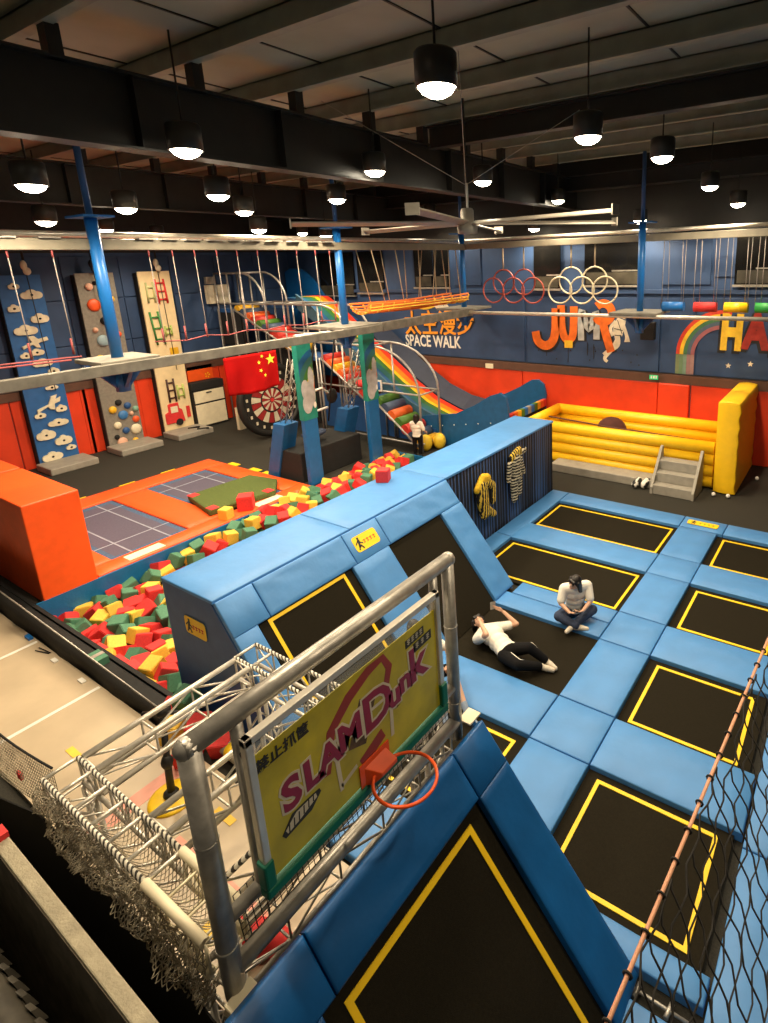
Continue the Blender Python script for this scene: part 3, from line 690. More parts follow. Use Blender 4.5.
for x, y, s in ((-4.55, 1.05, 'upright truss leg under the left corner of the ladder truss'), (-4.55, 2.55, 'upright truss leg at the far left corner by the navy end panel'), (-2.84, 2.9, 'upright truss leg behind the right frame post'), (-2.9, 1.05, 'upright truss leg behind the left frame post')):
    t = thing('truss_leg', s, 'truss', (x, y, 0), 'upright truss legs')
    for dx in (0, .19):
        for dy in (0, .19): obj('chord', tube(NB(), [(x + dx, y + dy, -.02), (x + dx, y + dy, TZ - .24)], .02, 8), ALU, t)
    bm = NB()
    for i in range(6):
        z = .1 + i * .29
        tube(bm, [(x, y, z), (x + .19, y, z + .25)], .01, 6); tube(bm, [(x + .19, y + .19, z), (x, y + .19, z + .25)], .01, 6); tube(bm, [(x, y, z + .25), (x, y + .19, z)], .01, 6); tube(bm, [(x + .19, y, z), (x + .19, y + .19, z + .25)], .01, 6)
    obj('bracing', bm, ALU, t)
def net(name, label, fn, nu, nv, r, m, diamond=True, cat='net', loc=None, parent=None):
    """open net as knotted cords: fn(u, v) -> point, u,v in 0..1"""
    cu = bpy.data.curves.new(name, 'CURVE'); cu.dimensions = '3D'; cu.bevel_depth = r; cu.bevel_resolution = 0
    base = Vector(loc) if loc else Vector((0, 0, 0))
    def spl(pts):
        s = cu.splines.new('POLY'); s.points.add(len(pts) - 1)
        for k, p in enumerate(pts):
            q_ = Vector(p) - base; s.points[k].co = (q_.x, q_.y, q_.z, 1)
    if diamond:
        for i in range(nu + 1):   # zigzag strands share knots with their neighbours
            pts = []
            for j in range(nv * 2 + 1):
                u = (i + (.5 if j % 2 else 0) * (1 if i < nu else 0)) / nu; pts.append(fn(min(1, u), j / (nv * 2)))
            spl(pts); pts = []
            for j in range(nv * 2 + 1):
                u = (i - (.5 if j % 2 else 0)) / nu
                pts.append(fn(max(0, u), j / (nv * 2)))
            spl(pts)
    else:
        for i in range(nu + 1): spl([fn(i / nu, j / nv) for j in range(nv + 1)])
        for j in range(nv + 1): spl([fn(i / nu, j / nv) for i in range(nu + 1)])
    cu.materials.append(m)
    o = bpy.data.objects.new(name, cu); C.objects.link(o); dg = bpy.context.evaluated_depsgraph_get()
    me = bpy.data.meshes.new_from_object(o.evaluated_get(dg)); bpy.data.objects.remove(o); bpy.data.curves.remove(cu)
    me.materials.clear(); me.materials.append(m)
    o = bpy.data.objects.new(name, me); C.objects.link(o); o.location = base
    return setp(o, label, cat)
def nz(x, y, s=0): return noise.noise(Vector((x, y, s)))
def hang(u, v):
    x = -4.6 + 1.98 * u; z = 2.03 - v * (.20 + .16 * u + .05 * math.sin(u * 9))
    return (x + .03 * nz(u * 14, v * 6, 1), .99 - .05 * v + .07 * nz(u * 9, v * 5, 4) + .04 * nz(u * 25, v * 15, 9), z + .03 * nz(u * 12, v * 8, 7))
net('hanging_net', 'crumpled grey brown net hanging below the ladder truss in the left foreground', hang, 60, 8, .0036, NETG)
def hang2(u, v):
    a_, b_, c_, d_ = hang(u, v)[0], hang(u, v)[1], hang(u, v)[2], 0
    return (a_ + .012, b_ + .05 + .04 * nz(u * 7, v * 9, 20), c_ - .03)
net('hanging_net', 'second layer of bunched net just behind the crumpled net of the ladder truss', hang2, 56, 8, .0036, NETG)
net('cage_net', 'small-meshed net stretched over the right half of the ladder truss', lambda u, v: (-3.95 + 1.2 * u, 1.04 + .21 * v, TZ + .02 - .16 * math.sin(PI * v) - .05 * math.sin(PI * u)), 30, 6, .0028, NETG)
net('side_net', 'fine net stretched to the left of the ladder truss, over the pale floor', lambda u, v: (-4.58 - 3.3 * u, 1.10 - .04 * math.sin(PI * u), TZ + .02 - .16 * math.sin(PI * min(1, u * 1.2)) + .2 * u * u - v * .42 - v * .35 * u), 90, 14, .0024, NETG, diamond=False)
single('net_rope', tube(NB(), [(-4.58 - 3.3 * k / 16, 1.10 - .04 * math.sin(PI * k / 16), TZ + .03 - .16 * math.sin(PI * min(1, k / 16 * 1.2)) + .2 * (k / 16) ** 2) for k in range(17)], .009, 6), BLK, 'thin black rope holding the fine net left of the ladder truss', 'rope')
net('front_net', 'black square-meshed net under the basketball board, in front of the wrapped truss', lambda u, v: (-2.58 + .05 * v, 1.2 + 1.95 * u, TZ + .14 - .34 * v), 48, 9, .003, NETB, diamond=False)
def pipe(name, label, a, b, r, parent=None, group=None):
    o = tube(NB(), [a, b], r, 14)
    return obj(name, o, GALV, parent, label)
t = thing('basketball_stand', 'tall steel tube frame carrying the basketball board in the foreground', 'frame', (-2.5, 2.1, 1.7))
FX = -2.5
pipe('post', None, (FX, 1.09, 1.70), (FX, 1.09, 3.34), .055, t); pipe('post', None, (FX, 3.11, 1.70), (FX, 3.11, 3.34), .05, t)
bm = NB(); tube(bm, [(FX, 1.06, 3.32), (FX, 3.14, 3.32)], .055, 14); blob(bm, (FX, 1.08, 3.32), .058); blob(bm, (FX, 3.12, 3.32), .058); obj('top_bar', bm, GALV, t)
pipe('lower_bar', None, (FX, 1.09, 2.2), (FX, 3.11, 2.2), .04, t); pipe('foot_bar', None, (FX, 1.09, 1.86), (FX, 3.11, 1.86), .05, t)
pipe('upright', None, (FX, 1.33, 2.2), (FX, 1.33, 3.28), .034, t); pipe('upright', None, (FX, 2.93, 2.2), (FX, 2.93, 3.28), .034, t)
bm = NB()
for y in (1.33, 2.93):
    for z in (2.34, 3.1): tube(bm, [(FX, y, z), (-2.4, y - .03 if y < 2 else y - .1, z)], .014, 6)
obj('bracket', bm, BLKP, t)
# joint rings on the tubes
for y, r in ((1.09, .057), (3.11, .052)):
    for z in (2.05, 2.75): obj('weld_ring', lathe(NB(), [(r, -.006), (r + .003, 0), (r, .006)], (FX, y, z), 16), GALV, t)
POST = mat('olive yellow poster', (.50, .42, .010, 1), .35, var=.28, scale=3.2)
GLS = mat('clear acrylic', (.75, .78, .76, 1), .12, alpha=.16)
BXX = -2.38; YA, YB, ZA, ZB = 1.28, 2.83, 2.27, 3.25
t = thing('basketball_backboard', 'basketball backboard with a yellow poster in an aluminium frame and green bottom pad', 'backboard', (BXX, 2.05, 2.27))
obj('acrylic_panel', B(BXX - .012, BXX - .004, YA + .04, YB - .04, ZA + .03, ZB - .04), GLS, t, label='clear acrylic sheet')
obj('poster', B(BXX - .004, BXX + .002, YA + .05, YB - .05, ZA + .05, ZB - .13), POST, t, label='olive yellow printed sheet')
bm = NB(); box(bm, BXX - .03, BXX + .02, YA, YA + .045, ZA, ZB); box(bm, BXX - .03, BXX + .02, YB - .045, YB, ZA, ZB); box(bm, BXX - .03, BXX + .02, YA, YB, ZB - .045, ZB)
obj('board_frame', bm, ALU, t, bev=.006, label='aluminium frame')
GRP = mat('green edge padding', (.0, .14, .085, 1), .45)
bm = NB(); box(bm, BXX - .04, BXX + .035, YA - .015, YB + .015, ZA - .03, ZA + .035); box(bm, BXX - .04, BXX + .035, YA - .015, YA + .05, ZA + .035, ZA + .20); box(bm, BXX - .04, BXX + .035, YB - .05, YB + .015, ZA + .035, ZA + .22)
obj('edge_padding', bm, GRP, t, bev=.012, label='green edge padding')
MAG = mat('dark magenta print', (.27, .015, .05, 1), .4, var=.15); WPR = mat('pale print', (.62, .56, .42, 1), .45); REDP = mat('faded red print', (.30, .035, .02, 1), .4); DPR = mat('dark print', (.03, .028, .02, 1), .5)
def pb(t0):  # placement on the poster, slight upward lean of the lettering
    def f(y0, z0, rot=0.0):
        c_, s_ = math.cos(rot), math.sin(rot)
        return lambda u, v, t_: (BXX + .003 + t0 + t_, y0 + u * c_ - v * s_, z0 + u * s_ + v * c_)
    return f
lb = NB(); lo_ = NB()
def add_text(dst, *a, **k):
    b_ = text_bm(*a, **k); me = bpy.data.meshes.new('x'); b_.to_mesh(me); b_.free(); dst.from_mesh(me); bpy.data.meshes.remove(me)
for ch, y, z, sz in (('S', 1.50, 2.72, .27), ('L', 1.645, 2.73, .26), ('A', 1.77, 2.735, .24), ('M', 1.935, 2.76, .25), ('D', 2.17, 2.765, .36), ('u', 2.325, 2.74, .23), ('n', 2.435, 2.78, .23), ('k', 2.565, 2.82, .36)):
    add_text(lo_, ch, sz, .001, pb(.001)(y, z, .03), bold=.024); add_text(lb, ch, sz, .0015, pb(.003)(y, z, .03), bold=.009)
lg = thing('poster_lettering', 'dark magenta SLAM Dunk lettering with a pale outline on the yellow poster', 'lettering', (BXX + .004, 2.0, 2.75))
bpy.data.objects.remove(lg)
obj('letter_outline', lo_, WPR, t, label='pale outline of the large lettering'); obj('large_lettering', lb, MAG, t, label='dark magenta lettering SLAM Dunk')
bm = NB(); add_text(bm, '禁止抓筐', .085, .001, pb(.002)(1.49, 3.035, .0), bold=.002, squash=1.0); obj('warning_characters', bm, DPR, t, label='small dark characters')
bm = NB()
for (y, z, w_, h_) in ((2.56, 3.03, .19, .06), (2.635, 2.955, .19, .07)):
    prism(bm, [(y - w_ / 2, z - h_ / 2), (y + w_ / 2, z - h_ / 2 + .01), (y + w_ / 2, z + h_ / 2 + .01), (y - w_ / 2, z + h_ / 2)], lambda a_, b_, t_: (BXX + .003 + t_, a_, b_), 0, .002)
obj('caption_blocks', bm, DPR, t)
bm = NB()
for r_, (y, z, w_, n_) in enumerate(((2.56, 3.035, .17, 4), (2.635, 2.96, .17, 3))):
    for k in range(n_):
        yy = y - w_ / 2 + w_ * (k + .5) / n_
        for a_ in (-.012, .004, .016): prism(bm, [(yy - .014, z + a_), (yy + .014, z + a_ + .002), (yy + .014, z + a_ + .008), (yy - .014, z + a_ + .006)], lambda p, q_, t_: (BXX + .005 + t_, p, q_), 0, .001)
        prism(bm, [(yy - .003, z - .018), (yy + .003, z - .018), (yy + .003, z + .026), (yy - .003, z + .026)], lambda p, q_, t_: (BXX + .005 + t_, p, q_), 0, .001)
obj('caption_glyphs', bm, WPR, t)
def rib(bm, pts, w_, t0, t1):
    pts = [Vector((p[0], p[1], 0)) for p in pts]; L_ = []; R_ = []
    for i, p in enumerate(pts):
        d = (pts[min(i + 1, len(pts) - 1)] - pts[max(i - 1, 0)]).normalized(); nn = Vector((-d.y, d.x, 0)); ww = w_[i] if isinstance(w_, (list, tuple)) else w_
        L_.append(p + nn * ww / 2); R_.append(p - nn * ww / 2)
    for i in range(len(pts) - 1):
        prism(bm, [(L_[i].x, L_[i].y), (L_[i + 1].x, L_[i + 1].y), (R_[i + 1].x, R_[i + 1].y), (R_[i].x, R_[i].y)], lambda a_, b_, t_: (BXX + .003 + t_, a_, b_), t0, t1)
bm = NB(); rib(bm, [(1.74, 2.62), (1.80, 2.88), (1.95, 3.0), (2.12, 3.07), (2.25, 3.08), (2.30, 2.98), (2.24, 2.80)], [.05, .07, .08, .07, .05, .06, .05], 0, .0008)
rib(bm, [(2.0, 2.47), (2.2, 2.55)], .09, 0, .0008); obj('swoosh_print', bm, REDP, t, label='faded red brush strokes')
bm = NB(); rib(bm, [(1.80, 2.80), (2.31, 2.78)], .022, .0009, .0018); rib(bm, [(1.81, 2.79), (1.83, 2.43)], .03, .0009, .0018); rib(bm, [(2.29, 2.79), (2.28, 2.46)], .03, .0009, .0018); rib(bm, [(1.83, 2.46), (1.96, 2.50)], .03, .0009, .0018)
obj('target_square', bm, WPR, t, label='pale shooting square')
bm = NB(); rib(bm, [(1.98, 2.62), (2.10, 2.90)], .15, .0002, .0007); obj('dark_print', bm, mat('brown print', (.10, .06, .02, 1), .5, var=.5, scale=20), t)
bm = NB(); rib(bm, [(1.42, 2.50), (1.50, 2.545), (1.60, 2.55), (1.68, 2.58)], [.04, .11, .10, .03], 0, .001); obj('badge_shadow', bm, DPR, t)
bm = NB(); rib(bm, [(1.44, 2.515), (1.52, 2.55), (1.65, 2.57)], [.03, .07, .03], .001, .002); obj('badge_print', bm, WPR, t)
bm = NB()
for k in range(6): rib(bm, [(1.455 + k * .034, 2.495 + k * .011), (1.46 + k * .034, 2.555 + k * .009)], .008, .0021, .003)
obj('badge_strokes', bm, DPR, t)
ORG = mat('orange rim paint', (.85, .10, .015, 1), .35)
t = thing('basketball_hoop', 'orange basketball hoop without a net on the backboard', 'hoop', (BXX, 2.13, 2.36))
obj('rim', tube(NB(), ring_pts((-2.15, 2.135, 2.36), .20, 'z', 40), .011, 8, closed=True), ORG, t)
bm = NB(); hexa(bm, [(BXX + .004, 2.00, 2.26), (-2.29, 2.08, 2.345), (-2.29, 2.22, 2.345), (BXX + .004, 2.20, 2.26), (BXX + .004, 2.00, 2.44), (-2.29, 2.08, 2.372), (-2.29, 2.22, 2.372), (BXX + .004, 2.20, 2.44)])
obj('bracket', bm, ORG, t, bev=.005); obj('mounting_plate', B(BXX + .004, BXX + .012, 1.97, 2.23, 2.25, 2.47), ORG, t)
# little things behind the frame
t = thing('floor_stand', 'black pole on a round yellow base standing on the pale floor', 'stand', (-5.79, 2.28, -.01))
obj('base', lathe(NB(), [(.0001, .035), (.2, .035), (.235, .02), (.24, -.0), (.0001, -.0)], (-5.79, 2.28, -.01), 28), mat('yellow base', (.85, .55, .01, 1), .4), t, label='round yellow base')
bm = NB(); tube(bm, [(-5.79, 2.28, .02), (-5.79, 2.30, .42), (-5.82, 2.36, 1.0)], [.04, .035, .03], 10); blob(bm, (-5.79, 2.30, .45), (.06, .06, .09)); blob(bm, (-5.8, 2.28, .05), (.08, .08, .05)); obj('pole', bm, BLKP, t)
bm = NB(); tube(bm, [(-5.98, 2.24, 1.02), (-5.66, 2.48, 1.0)], .022, 8); blob(bm, (-5.84, 2.38, 1.02), (.08, .08, .07)); obj('handle', bm, BLKP, t)
t = thing('roller_tube', 'grey tube with yellow bands lying beyond the yellow stand', 'tube', (-5.6, 2.9, .1))
obj('tube_body', tube(NB(), [(-6.5, 2.98, .1), (-5.0, 2.9, .1)], .09, 14), GREYV, t); bm = NB(); tube(bm, [(-5.72, 2.94, .1), (-5.6, 2.935, .1)], .093, 14); obj('yellow_band', bm, TAPE, t)
single('red_bag', blob(NB(), (-3.75, 1.86, .12), (.35, .13, .14), 14, 8, rot=Euler((0, 0, .4)).to_matrix()), RED, 'red padded bag lying on the pale floor under the board', 'bag', loc=(-3.75, 1.86, 0))
single('red_patch', B(-3.3, -3.0, 1.55, 1.62, -.01, .05), RED, 'small red strip near the foot of the basketball frame', 'strip')
single('beige_block', B(-2.47, -2.36, 1.0, 1.16, 1.66, 1.76), CREAMP, 'small beige wooden block beside the foot of the thick frame post', 'block', bev=.01)
single('mat_label', B(-2.52, -2.40, 3.17, 3.32, 1.80, 1.815), CREAMP, 'small pale label on the corner pad by the right frame post', 'label')
# ================================================================== GALLERY EDGE, near
CAP = mat('concrete cap', (.34, .30, .21, 1), .8, var=.15, scale=10, bump=.3, bscale=60)
DW = mat('dark gallery wall', (.16, .14, .10, 1), .9, var=.3, scale=10)
t = thing('parapet', 'dark parapet wall with a beige cap across the bottom left corner', 'parapet', (-3.6, .7, 0))
obj('cap', hexa(NB(), [(-6.2, .660, 2.085), (-1.9, .640, 2.085), (-1.9, .713, 2.085), (-6.2, .740, 2.085), (-6.2, .660, 2.1), (-1.9, .640, 2.1), (-1.9, .713, 2.1), (-6.2, .740, 2.1)]), CAP, t, bev=.008, label='beige cap'); obj('wall_body', hexa(NB(), [(-6.2, .60, -.06), (-1.9, .60, -.06), (-1.9, .68, -.06), (-6.2, .80, -.06), (-6.2, .655, 2.085), (-1.9, .635, 2.085), (-1.9, .70, 2.085), (-6.2, .73, 2.085)]), DW, t)
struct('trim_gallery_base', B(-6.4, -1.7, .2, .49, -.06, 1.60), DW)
RAILM = mat('worn grey tube', (.06, .052, .038, 1), .7, var=.4, scale=9)
t = thing('lashed_rail', 'worn grey padded rail with rope lashings in the bottom left corner', 'rail', (-3.3, .38, 1.8))
obj('rail_body', tube(NB(), [(-4.6, .36, 1.78), (-2.3, .36, 1.78)], .10, 14), RAILM, t)
for k in range(12):
    x = -3.95 + k * .115
    obj('lashing', hexa(NB(), [(x, .455, 1.80), (x + .05, .465, 1.78), (x + .05, .50, 1.76), (x, .49, 1.78), (x - .03, .44, 1.86), (x + .02, .45, 1.85), (x + .02, .475, 1.84), (x - .03, .465, 1.85)]), RAILM, t)
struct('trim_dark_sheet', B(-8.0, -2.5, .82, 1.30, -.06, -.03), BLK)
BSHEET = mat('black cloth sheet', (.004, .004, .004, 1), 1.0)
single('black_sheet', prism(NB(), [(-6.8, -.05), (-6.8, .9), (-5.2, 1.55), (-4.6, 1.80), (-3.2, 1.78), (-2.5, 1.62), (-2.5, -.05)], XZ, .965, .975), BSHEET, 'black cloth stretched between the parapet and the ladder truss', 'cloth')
single('red_tag', B(-4.30, -4.20, .65, .73, 2.1, 2.14), RED, 'small red tag on the beige cap at the left edge', 'tag')
single('red_tag', B(-5.35, -5.28, 1.07, 1.09, 1.62, 1.68), RED, 'small red tag caught in the fine net at the left', 'tag')
# court side net with its rope, right foreground
RZ = 3.6; ya_, yb_ = .9, 3.35
PEACH = mat('faded orange rope', (.72, .36, .22, 1), .7)
def rx(y): return -.365 + (y - 1.0) * .065
t = thing('court_net', 'black diamond net under a faded orange rope in the bottom right corner', 'net', (-.3, 2, RZ))
bm = NB(); tube(bm, [(rx(y), y, RZ) for y in (.7, 1.2, 1.8, 2.4, 3.0, 3.8, 5.0)], .0065, 8); obj('top_rope', bm, PEACH, t, label='faded orange rope')
def lattice():
    cu_bm = NB()
    def P_(i, j):
        Y_ = 4.6 - .040 * i - .092 * j; W_ = .074 * i + .0115 * j
        return Y_, W_
    def pos(Y_, W_):
        Y2 = Y_ + .012 * nz(Y_ * 9, W_ * 9, 3); return (rx(Y_) + .012 + .64 * W_ + .012 * nz(Y_ * 7, W_ * 7, 8), Y2, RZ - .77 * W_ + .02 * nz(Y_ * 5, W_ * 5, 1))
    def run(cells):
        pts = [c for c in cells if c[1] >= -.02 and .55 < c[0] < 4.4 and c[1] < 2.3]
        if len(pts) > 1:
            q2 = []
            for k, c in enumerate(pts):
                q2.append(pos(c[0], max(0, c[1])))
                if k < len(pts) - 1:
                    d_ = pts[k + 1]; s_ = .010 if k % 2 else -.010; q2.append(pos((c[0] + d_[0]) / 2 + s_, max(0, (c[1] + d_[1]) / 2 + s_)))
            tube(cu_bm, q2, .0034, 4, cap=False)
    for i in range(-8, 36): run([P_(i, j) for j in range(-4, 50)])
    for j in range(-16, 50): run([P_(i, j) for i in range(-8, 36)])
    return cu_bm
n_ = obj('mesh', lattice(), NETB, t); n_.location = (0, 0, 0)
for k in range(22):
    y = .75 + k * .125; obj('lashing', tube(NB(), ring_pts((rx(y), y, RZ), .012, 'y', 8), .004, 5, closed=True), NETB, t)
# ================================================================== PEOPLE
def capsule(bm, a, ra, b, rb, n=12):
    a, b = Vector(a), Vector(b); blob(bm, a, ra, n, 8); blob(bm, b, rb, n, 8); tube(bm, [a, b], [ra, rb], n)
def chain(bm, pts, rs):
    for i in range(len(pts) - 1): capsule(bm, pts[i], rs[i], pts[i + 1], rs[i + 1])
def remesh(o, vox, sm=3):
    md = o.modifiers.new('remesh', 'REMESH'); md.mode = 'VOXEL'; md.voxel_size = vox; md.use_smooth_shade = True
    if sm: m2 = o.modifiers.new('smooth', 'SMOOTH'); m2.iterations = sm; m2.factor = .5
def hand(bm, w, d, nrm, side, curl=.6, L=.085):
    """palm plus five fingers; w wrist, d direction, nrm palm normal (fingers curl toward it), side = thumb side vector"""
    w, d, nrm, side = Vector(w), Vector(d).normalized(), Vector(nrm).normalized(), Vector(side).normalized()
    c = w + d * .045
    R_ = Matrix((side, d, nrm)).transposed()
    blob(bm, c, (.040, .050, .015), 12, 8, rot=R_)
    for k, (o_, l_) in enumerate(((.030, .072), (.010, .082), (-.010, .076), (-.028, .058))):
        p0 = c + side * o_ + d * .035; a1 = curl * .6; a2 = curl * 1.5
        p1 = p0 + (d * math.cos(a1) + nrm * math.sin(a1)) * l_ * .5; p2 = p1 + (d * math.cos(a2) + nrm * math.sin(a2)) * l_ * .5
        chain(bm, [p0, p1, p2], [.0095, .009, .0078])
    p0 = w + d * .02 + side * .025; p1 = p0 + (side * .8 + d * .6).normalized() * .035; p2 = p1 + (d * .9 + nrm * .5).normalized() * .03
    chain(bm, [p0, p1, p2], [.012, .011, .009])
def foot(bm, ank, toe, up, r=.038):
    ank, toe, up = Vector(ank), Vector(toe), Vector(up); d = (toe - ank).normalized()
    capsule(bm, ank - d * .03 - up * .02, r * .95, ank + d * .07 - up * .02, r); capsule(bm, ank + d * .07 - up * .025, r, ank + d * .15 - up * .035, r * .78)
def figure(label, base, H, J, top, legs, shoes, hair_long=.12, sc=1.0, shirt_to=.75, leg_to=1.0, stripe=None, shoe_mat=None, short=False, voxel=.009):
    t = thing('person', label, 'person', base)
    V = lambda k: Vector(J[k])
    # continuous body
    bm = NB()
    head, hf, hu = V('head'), V('face').normalized(), V('crown').normalized()
    hf = (hf - hu * hf.dot(hu)).normalized(); hs = hu.cross(hf)   # hs: left-hand side
    Rh = Matrix((hs, hf, hu)).transposed()
    blob(bm, head + hu * .015 * sc, (.074 * sc, .088 * sc, .100 * sc), 16, 12, rot=Rh)
    blob(bm, head - hu * .055 * sc + hf * .022 * sc, (.050 * sc, .058 * sc, .055 * sc), 14, 10, rot=Rh)
    capsule(bm, head + hf * .088 * sc + hu * .012 * sc, .010 * sc, head + hf * .103 * sc - hu * .022 * sc, .014 * sc)
    blob(bm, head + hf * .082 * sc - hu * .056 * sc, (.024 * sc, .012 * sc, .010 * sc), 10, 6, rot=Rh)
    for s in (-1, 1): blob(bm, head + hs * s * .076 * sc - hf * .005, (.010 * sc, .018 * sc, .030 * sc), 8, 6, rot=Rh)
    chain(bm, [head - hu * .06 * sc, V('neck')], [.050 * sc, .056 * sc])
    ch, pv = V('chest'), V('pelvis')
    sw = (V('shL') - V('shR')); swd = sw.normalized(); spine = (ch - pv).normalized()
    def torso(b, g):
        for k, (p, wx, dz) in enumerate(((ch, .155, .105), (ch * .6 + pv * .4, .140, .100), (ch * .3 + pv * .7, .130, .098), (pv, .150, .110))):
            fr = swd.cross(spine).normalized(); R_ = Matrix((swd, fr, fr.cross(swd) * -1)).transposed()
            blob(b, p, ((wx + g) * sc, (dz + g) * sc, .13 * sc), 16, 10, rot=R_)
        chain(b, [V('shL') - swd * .02, V('neck') - spine * .05 * sc, V('shR') + swd * .02], [(.058 + g) * sc, (.075 + g) * sc, (.058 + g) * sc])
    torso(bm, 0)
    for s in 'LR':
        chain(bm, [V('sh' + s), V('el' + s), V('wr' + s)], [.050 * sc, .039 * sc, .026 * sc])
        hd = V('hd' + s) - V('wr' + s); hand(bm, V('wr' + s), hd, V('pn' + s), V('th' + s), J.get('curl', .7))
        chain(bm, [V('hip' + s), V('kn' + s), V('an' + s)], [.080 * sc, .055 * sc, .036 * sc])
        mid = V('kn' + s) * .72 + V('an' + s) * .28; blob(bm, mid, .054 * sc)
        foot(bm, V('an' + s), V('toe' + s), Vector(J.get('up' + s, (0, 0, 1))))
    o = obj('body', bm, SKIN, t, smooth=True, keep=True); remesh(o, voxel, 3)
    # face
    bm = NB()
    for s in (-1, 1): blob(bm, head + hs * s * .030 * sc + hf * .083 * sc + hu * .010 * sc, (.013 * sc, .006 * sc, .006 * sc), 8, 6, rot=Rh); blob(bm, head + hs * s * .031 * sc + hf * .084 * sc + hu * .030 * sc, (.018 * sc, .005 * sc, .004 * sc), 8, 6, rot=Rh)
    obj('eyes', bm, HAIR, t, smooth=True, keep=True, label='dark eyes and brows')
    bm = NB(); blob(bm, head + hf * .093 * sc - hu * .056 * sc, (.022 * sc, .006 * sc, .007 * sc), 8, 6, rot=Rh); obj('mouth', bm, mat('lips', (.42, .12, .10, 1), .5), t, smooth=True, keep=True)
    # hair: cap over crown and back, falling strands
    bm = NB(); blob(bm, head + hu * .030 * sc - hf * .016 * sc, (.087 * sc, .094 * sc, .100 * sc), 16, 12, rot=Rh)
    for k in range(13):
        a = PI * (k / 12) ; dx, dy = math.cos(a), -math.sin(a)
        p = head + hs * dx * .078 * sc + hf * (dy * .080 + .012) * sc + hu * .02 * sc
        L_ = hair_long * (.75 + .5 * abs(dy)) * sc
        gdir = Vector(J.get('hairdir', (0, 0, -1))) * .8 - hu * .45 + (hs * dx + hf * dy) * .18
        chain(bm, [p + hu * .03 * sc, p + gdir.normalized() * L_ * .5, p + gdir.normalized() * L_], [.026 * sc, .024 * sc, .012 * sc])
    for k in range(6):
        a = -.9 + 1.8 * k / 5; p = head + hs * math.sin(a) * .06 * sc + hf * .070 * sc + hu * .075 * sc; chain(bm, [p, p + hf * .012 * sc - hu * .03 * sc], [.018 * sc, .010 * sc])
    o = obj('hair', bm, HAIR, t, smooth=True, keep=True, label='black hair'); remesh(o, .007 if voxel < .012 else voxel, 2)
    # shirt
    bm = NB(); torso(bm, .026)
    for s in 'LR':
        e = V('sh' + s) * (1 - shirt_to) + V('el' + s) * shirt_to
        chain(bm, [V('sh' + s), e], [.075 * sc, .068 * sc])
    o = obj('shirt', bm, top, t, smooth=True, keep=True); remesh(o, .010, 2)
    bm = NB()
    fr = swd.cross(spine).normalized(); R_ = Matrix((swd, fr, fr.cross(swd) * -1)).transposed(); blob(bm, pv - spine * .02, (.172 * sc, .135 * sc, .12 * sc), 16, 10, rot=R_)
    for s in 'LR':
        k_, a_ = V('kn' + s), V('an' + s)
        if leg_to <= .5: chain(bm, [V('hip' + s), V('hip' + s) * (1 - leg_to * 2) + k_ * leg_to * 2], [.098 * sc, .082 * sc])
        else:
            e = k_ * (1 - (leg_to - .5) * 2) + a_ * (leg_to - .5) * 2; chain(bm, [V('hip' + s), k_, e], [.098 * sc, .076 * sc, .060 * sc])
    o = obj('trousers' if leg_to > .5 else 'shorts', bm, legs, t, smooth=True, keep=True); remesh(o, .010, 2)
    if stripe:
        bm = NB()
        for s, off in (('L', stripe), ('R', stripe)):
            o_ = Vector(off)
            chain(bm, [V('hip' + s) + o_ * .078, V('kn' + s) + o_ * .062, V('kn' + s) * .35 + V('an' + s) * .65 + o_ * .045], [.024, .020, .016])
        o = obj('side_stripe', bm, WHITE, t, smooth=True, keep=True, label='white side stripe'); remesh(o, .008, 1)
    for s in 'LR':
        bm = NB(); an = V('an' + s); kn = V('kn' + s)
        chain(bm, [an + (kn - an) * .22, an], [.046 * sc, .042 * sc]); foot(bm, an, V('toe' + s), Vector(J.get('up' + s, (0, 0, 1))), .043)
        o = obj('sock', bm, shoes, t, smooth=True, keep=True); remesh(o, .009, 2)
    return t
# lying person holding up a phone
figure('person in white T-shirt and black striped trousers, lying on the black trampoline with a phone', (-3.95, 6.1, 0), 1.65, dict(
    head=(-4.53, 6.33, .15), face=(.25, -.25, .92), crown=(-.86, .40, .2), neck=(-4.40, 6.27, .12), chest=(-4.17, 6.18, .13), pelvis=(-3.80, 5.99, .13),
    shL=(-4.19, 6.41, .14), shR=(-4.33, 5.99, .14), elL=(-3.97, 6.52, .20), wrL=(-4.19, 6.52, .33), hdL=(-4.28, 6.50, .37), pnL=(-.5, -.4, .3), thL=(-.3, -.1, .9),
    elR=(-4.12, 5.93, .33), wrR=(-4.38, 6.13, .36), hdR=(-4.46, 6.22, .33), pnR=(.2, .1, -1), thR=(.7, -.6, 0),
    hipL=(-3.74, 6.08, .13), hipR=(-3.80, 5.88, .13), knL=(-3.48, 6.05, .27), knR=(-3.51, 5.77, .17), anL=(-3.26, 6.14, .08), anR=(-3.27, 6.02, .07), toeL=(-3.12, 6.12, .05), toeR=(-3.12, 6.07, .05), upL=(0, 0, .5), upR=(0, 0, .5), hairdir=(-.5, .3, -.8)),
    TSHIRT, BPANTS, SOCK, hair_long=.13, leg_to=.93, stripe=(.1, .75, .65), shirt_to=.55)
single('phone', hexa(NB(), [(-4.385, 6.44, .35), (-4.345, 6.52, .34), (-4.345, 6.52, .35), (-4.385, 6.44, .36), (-4.37, 6.42, .49), (-4.33, 6.50, .48), (-4.325, 6.505, .49), (-4.365, 6.425, .50)]), mat('phone case', (.35, .33, .30, 1), .3), 'grey phone held up by the lying person', 'phone', loc=(-4.36, 6.47, .5))
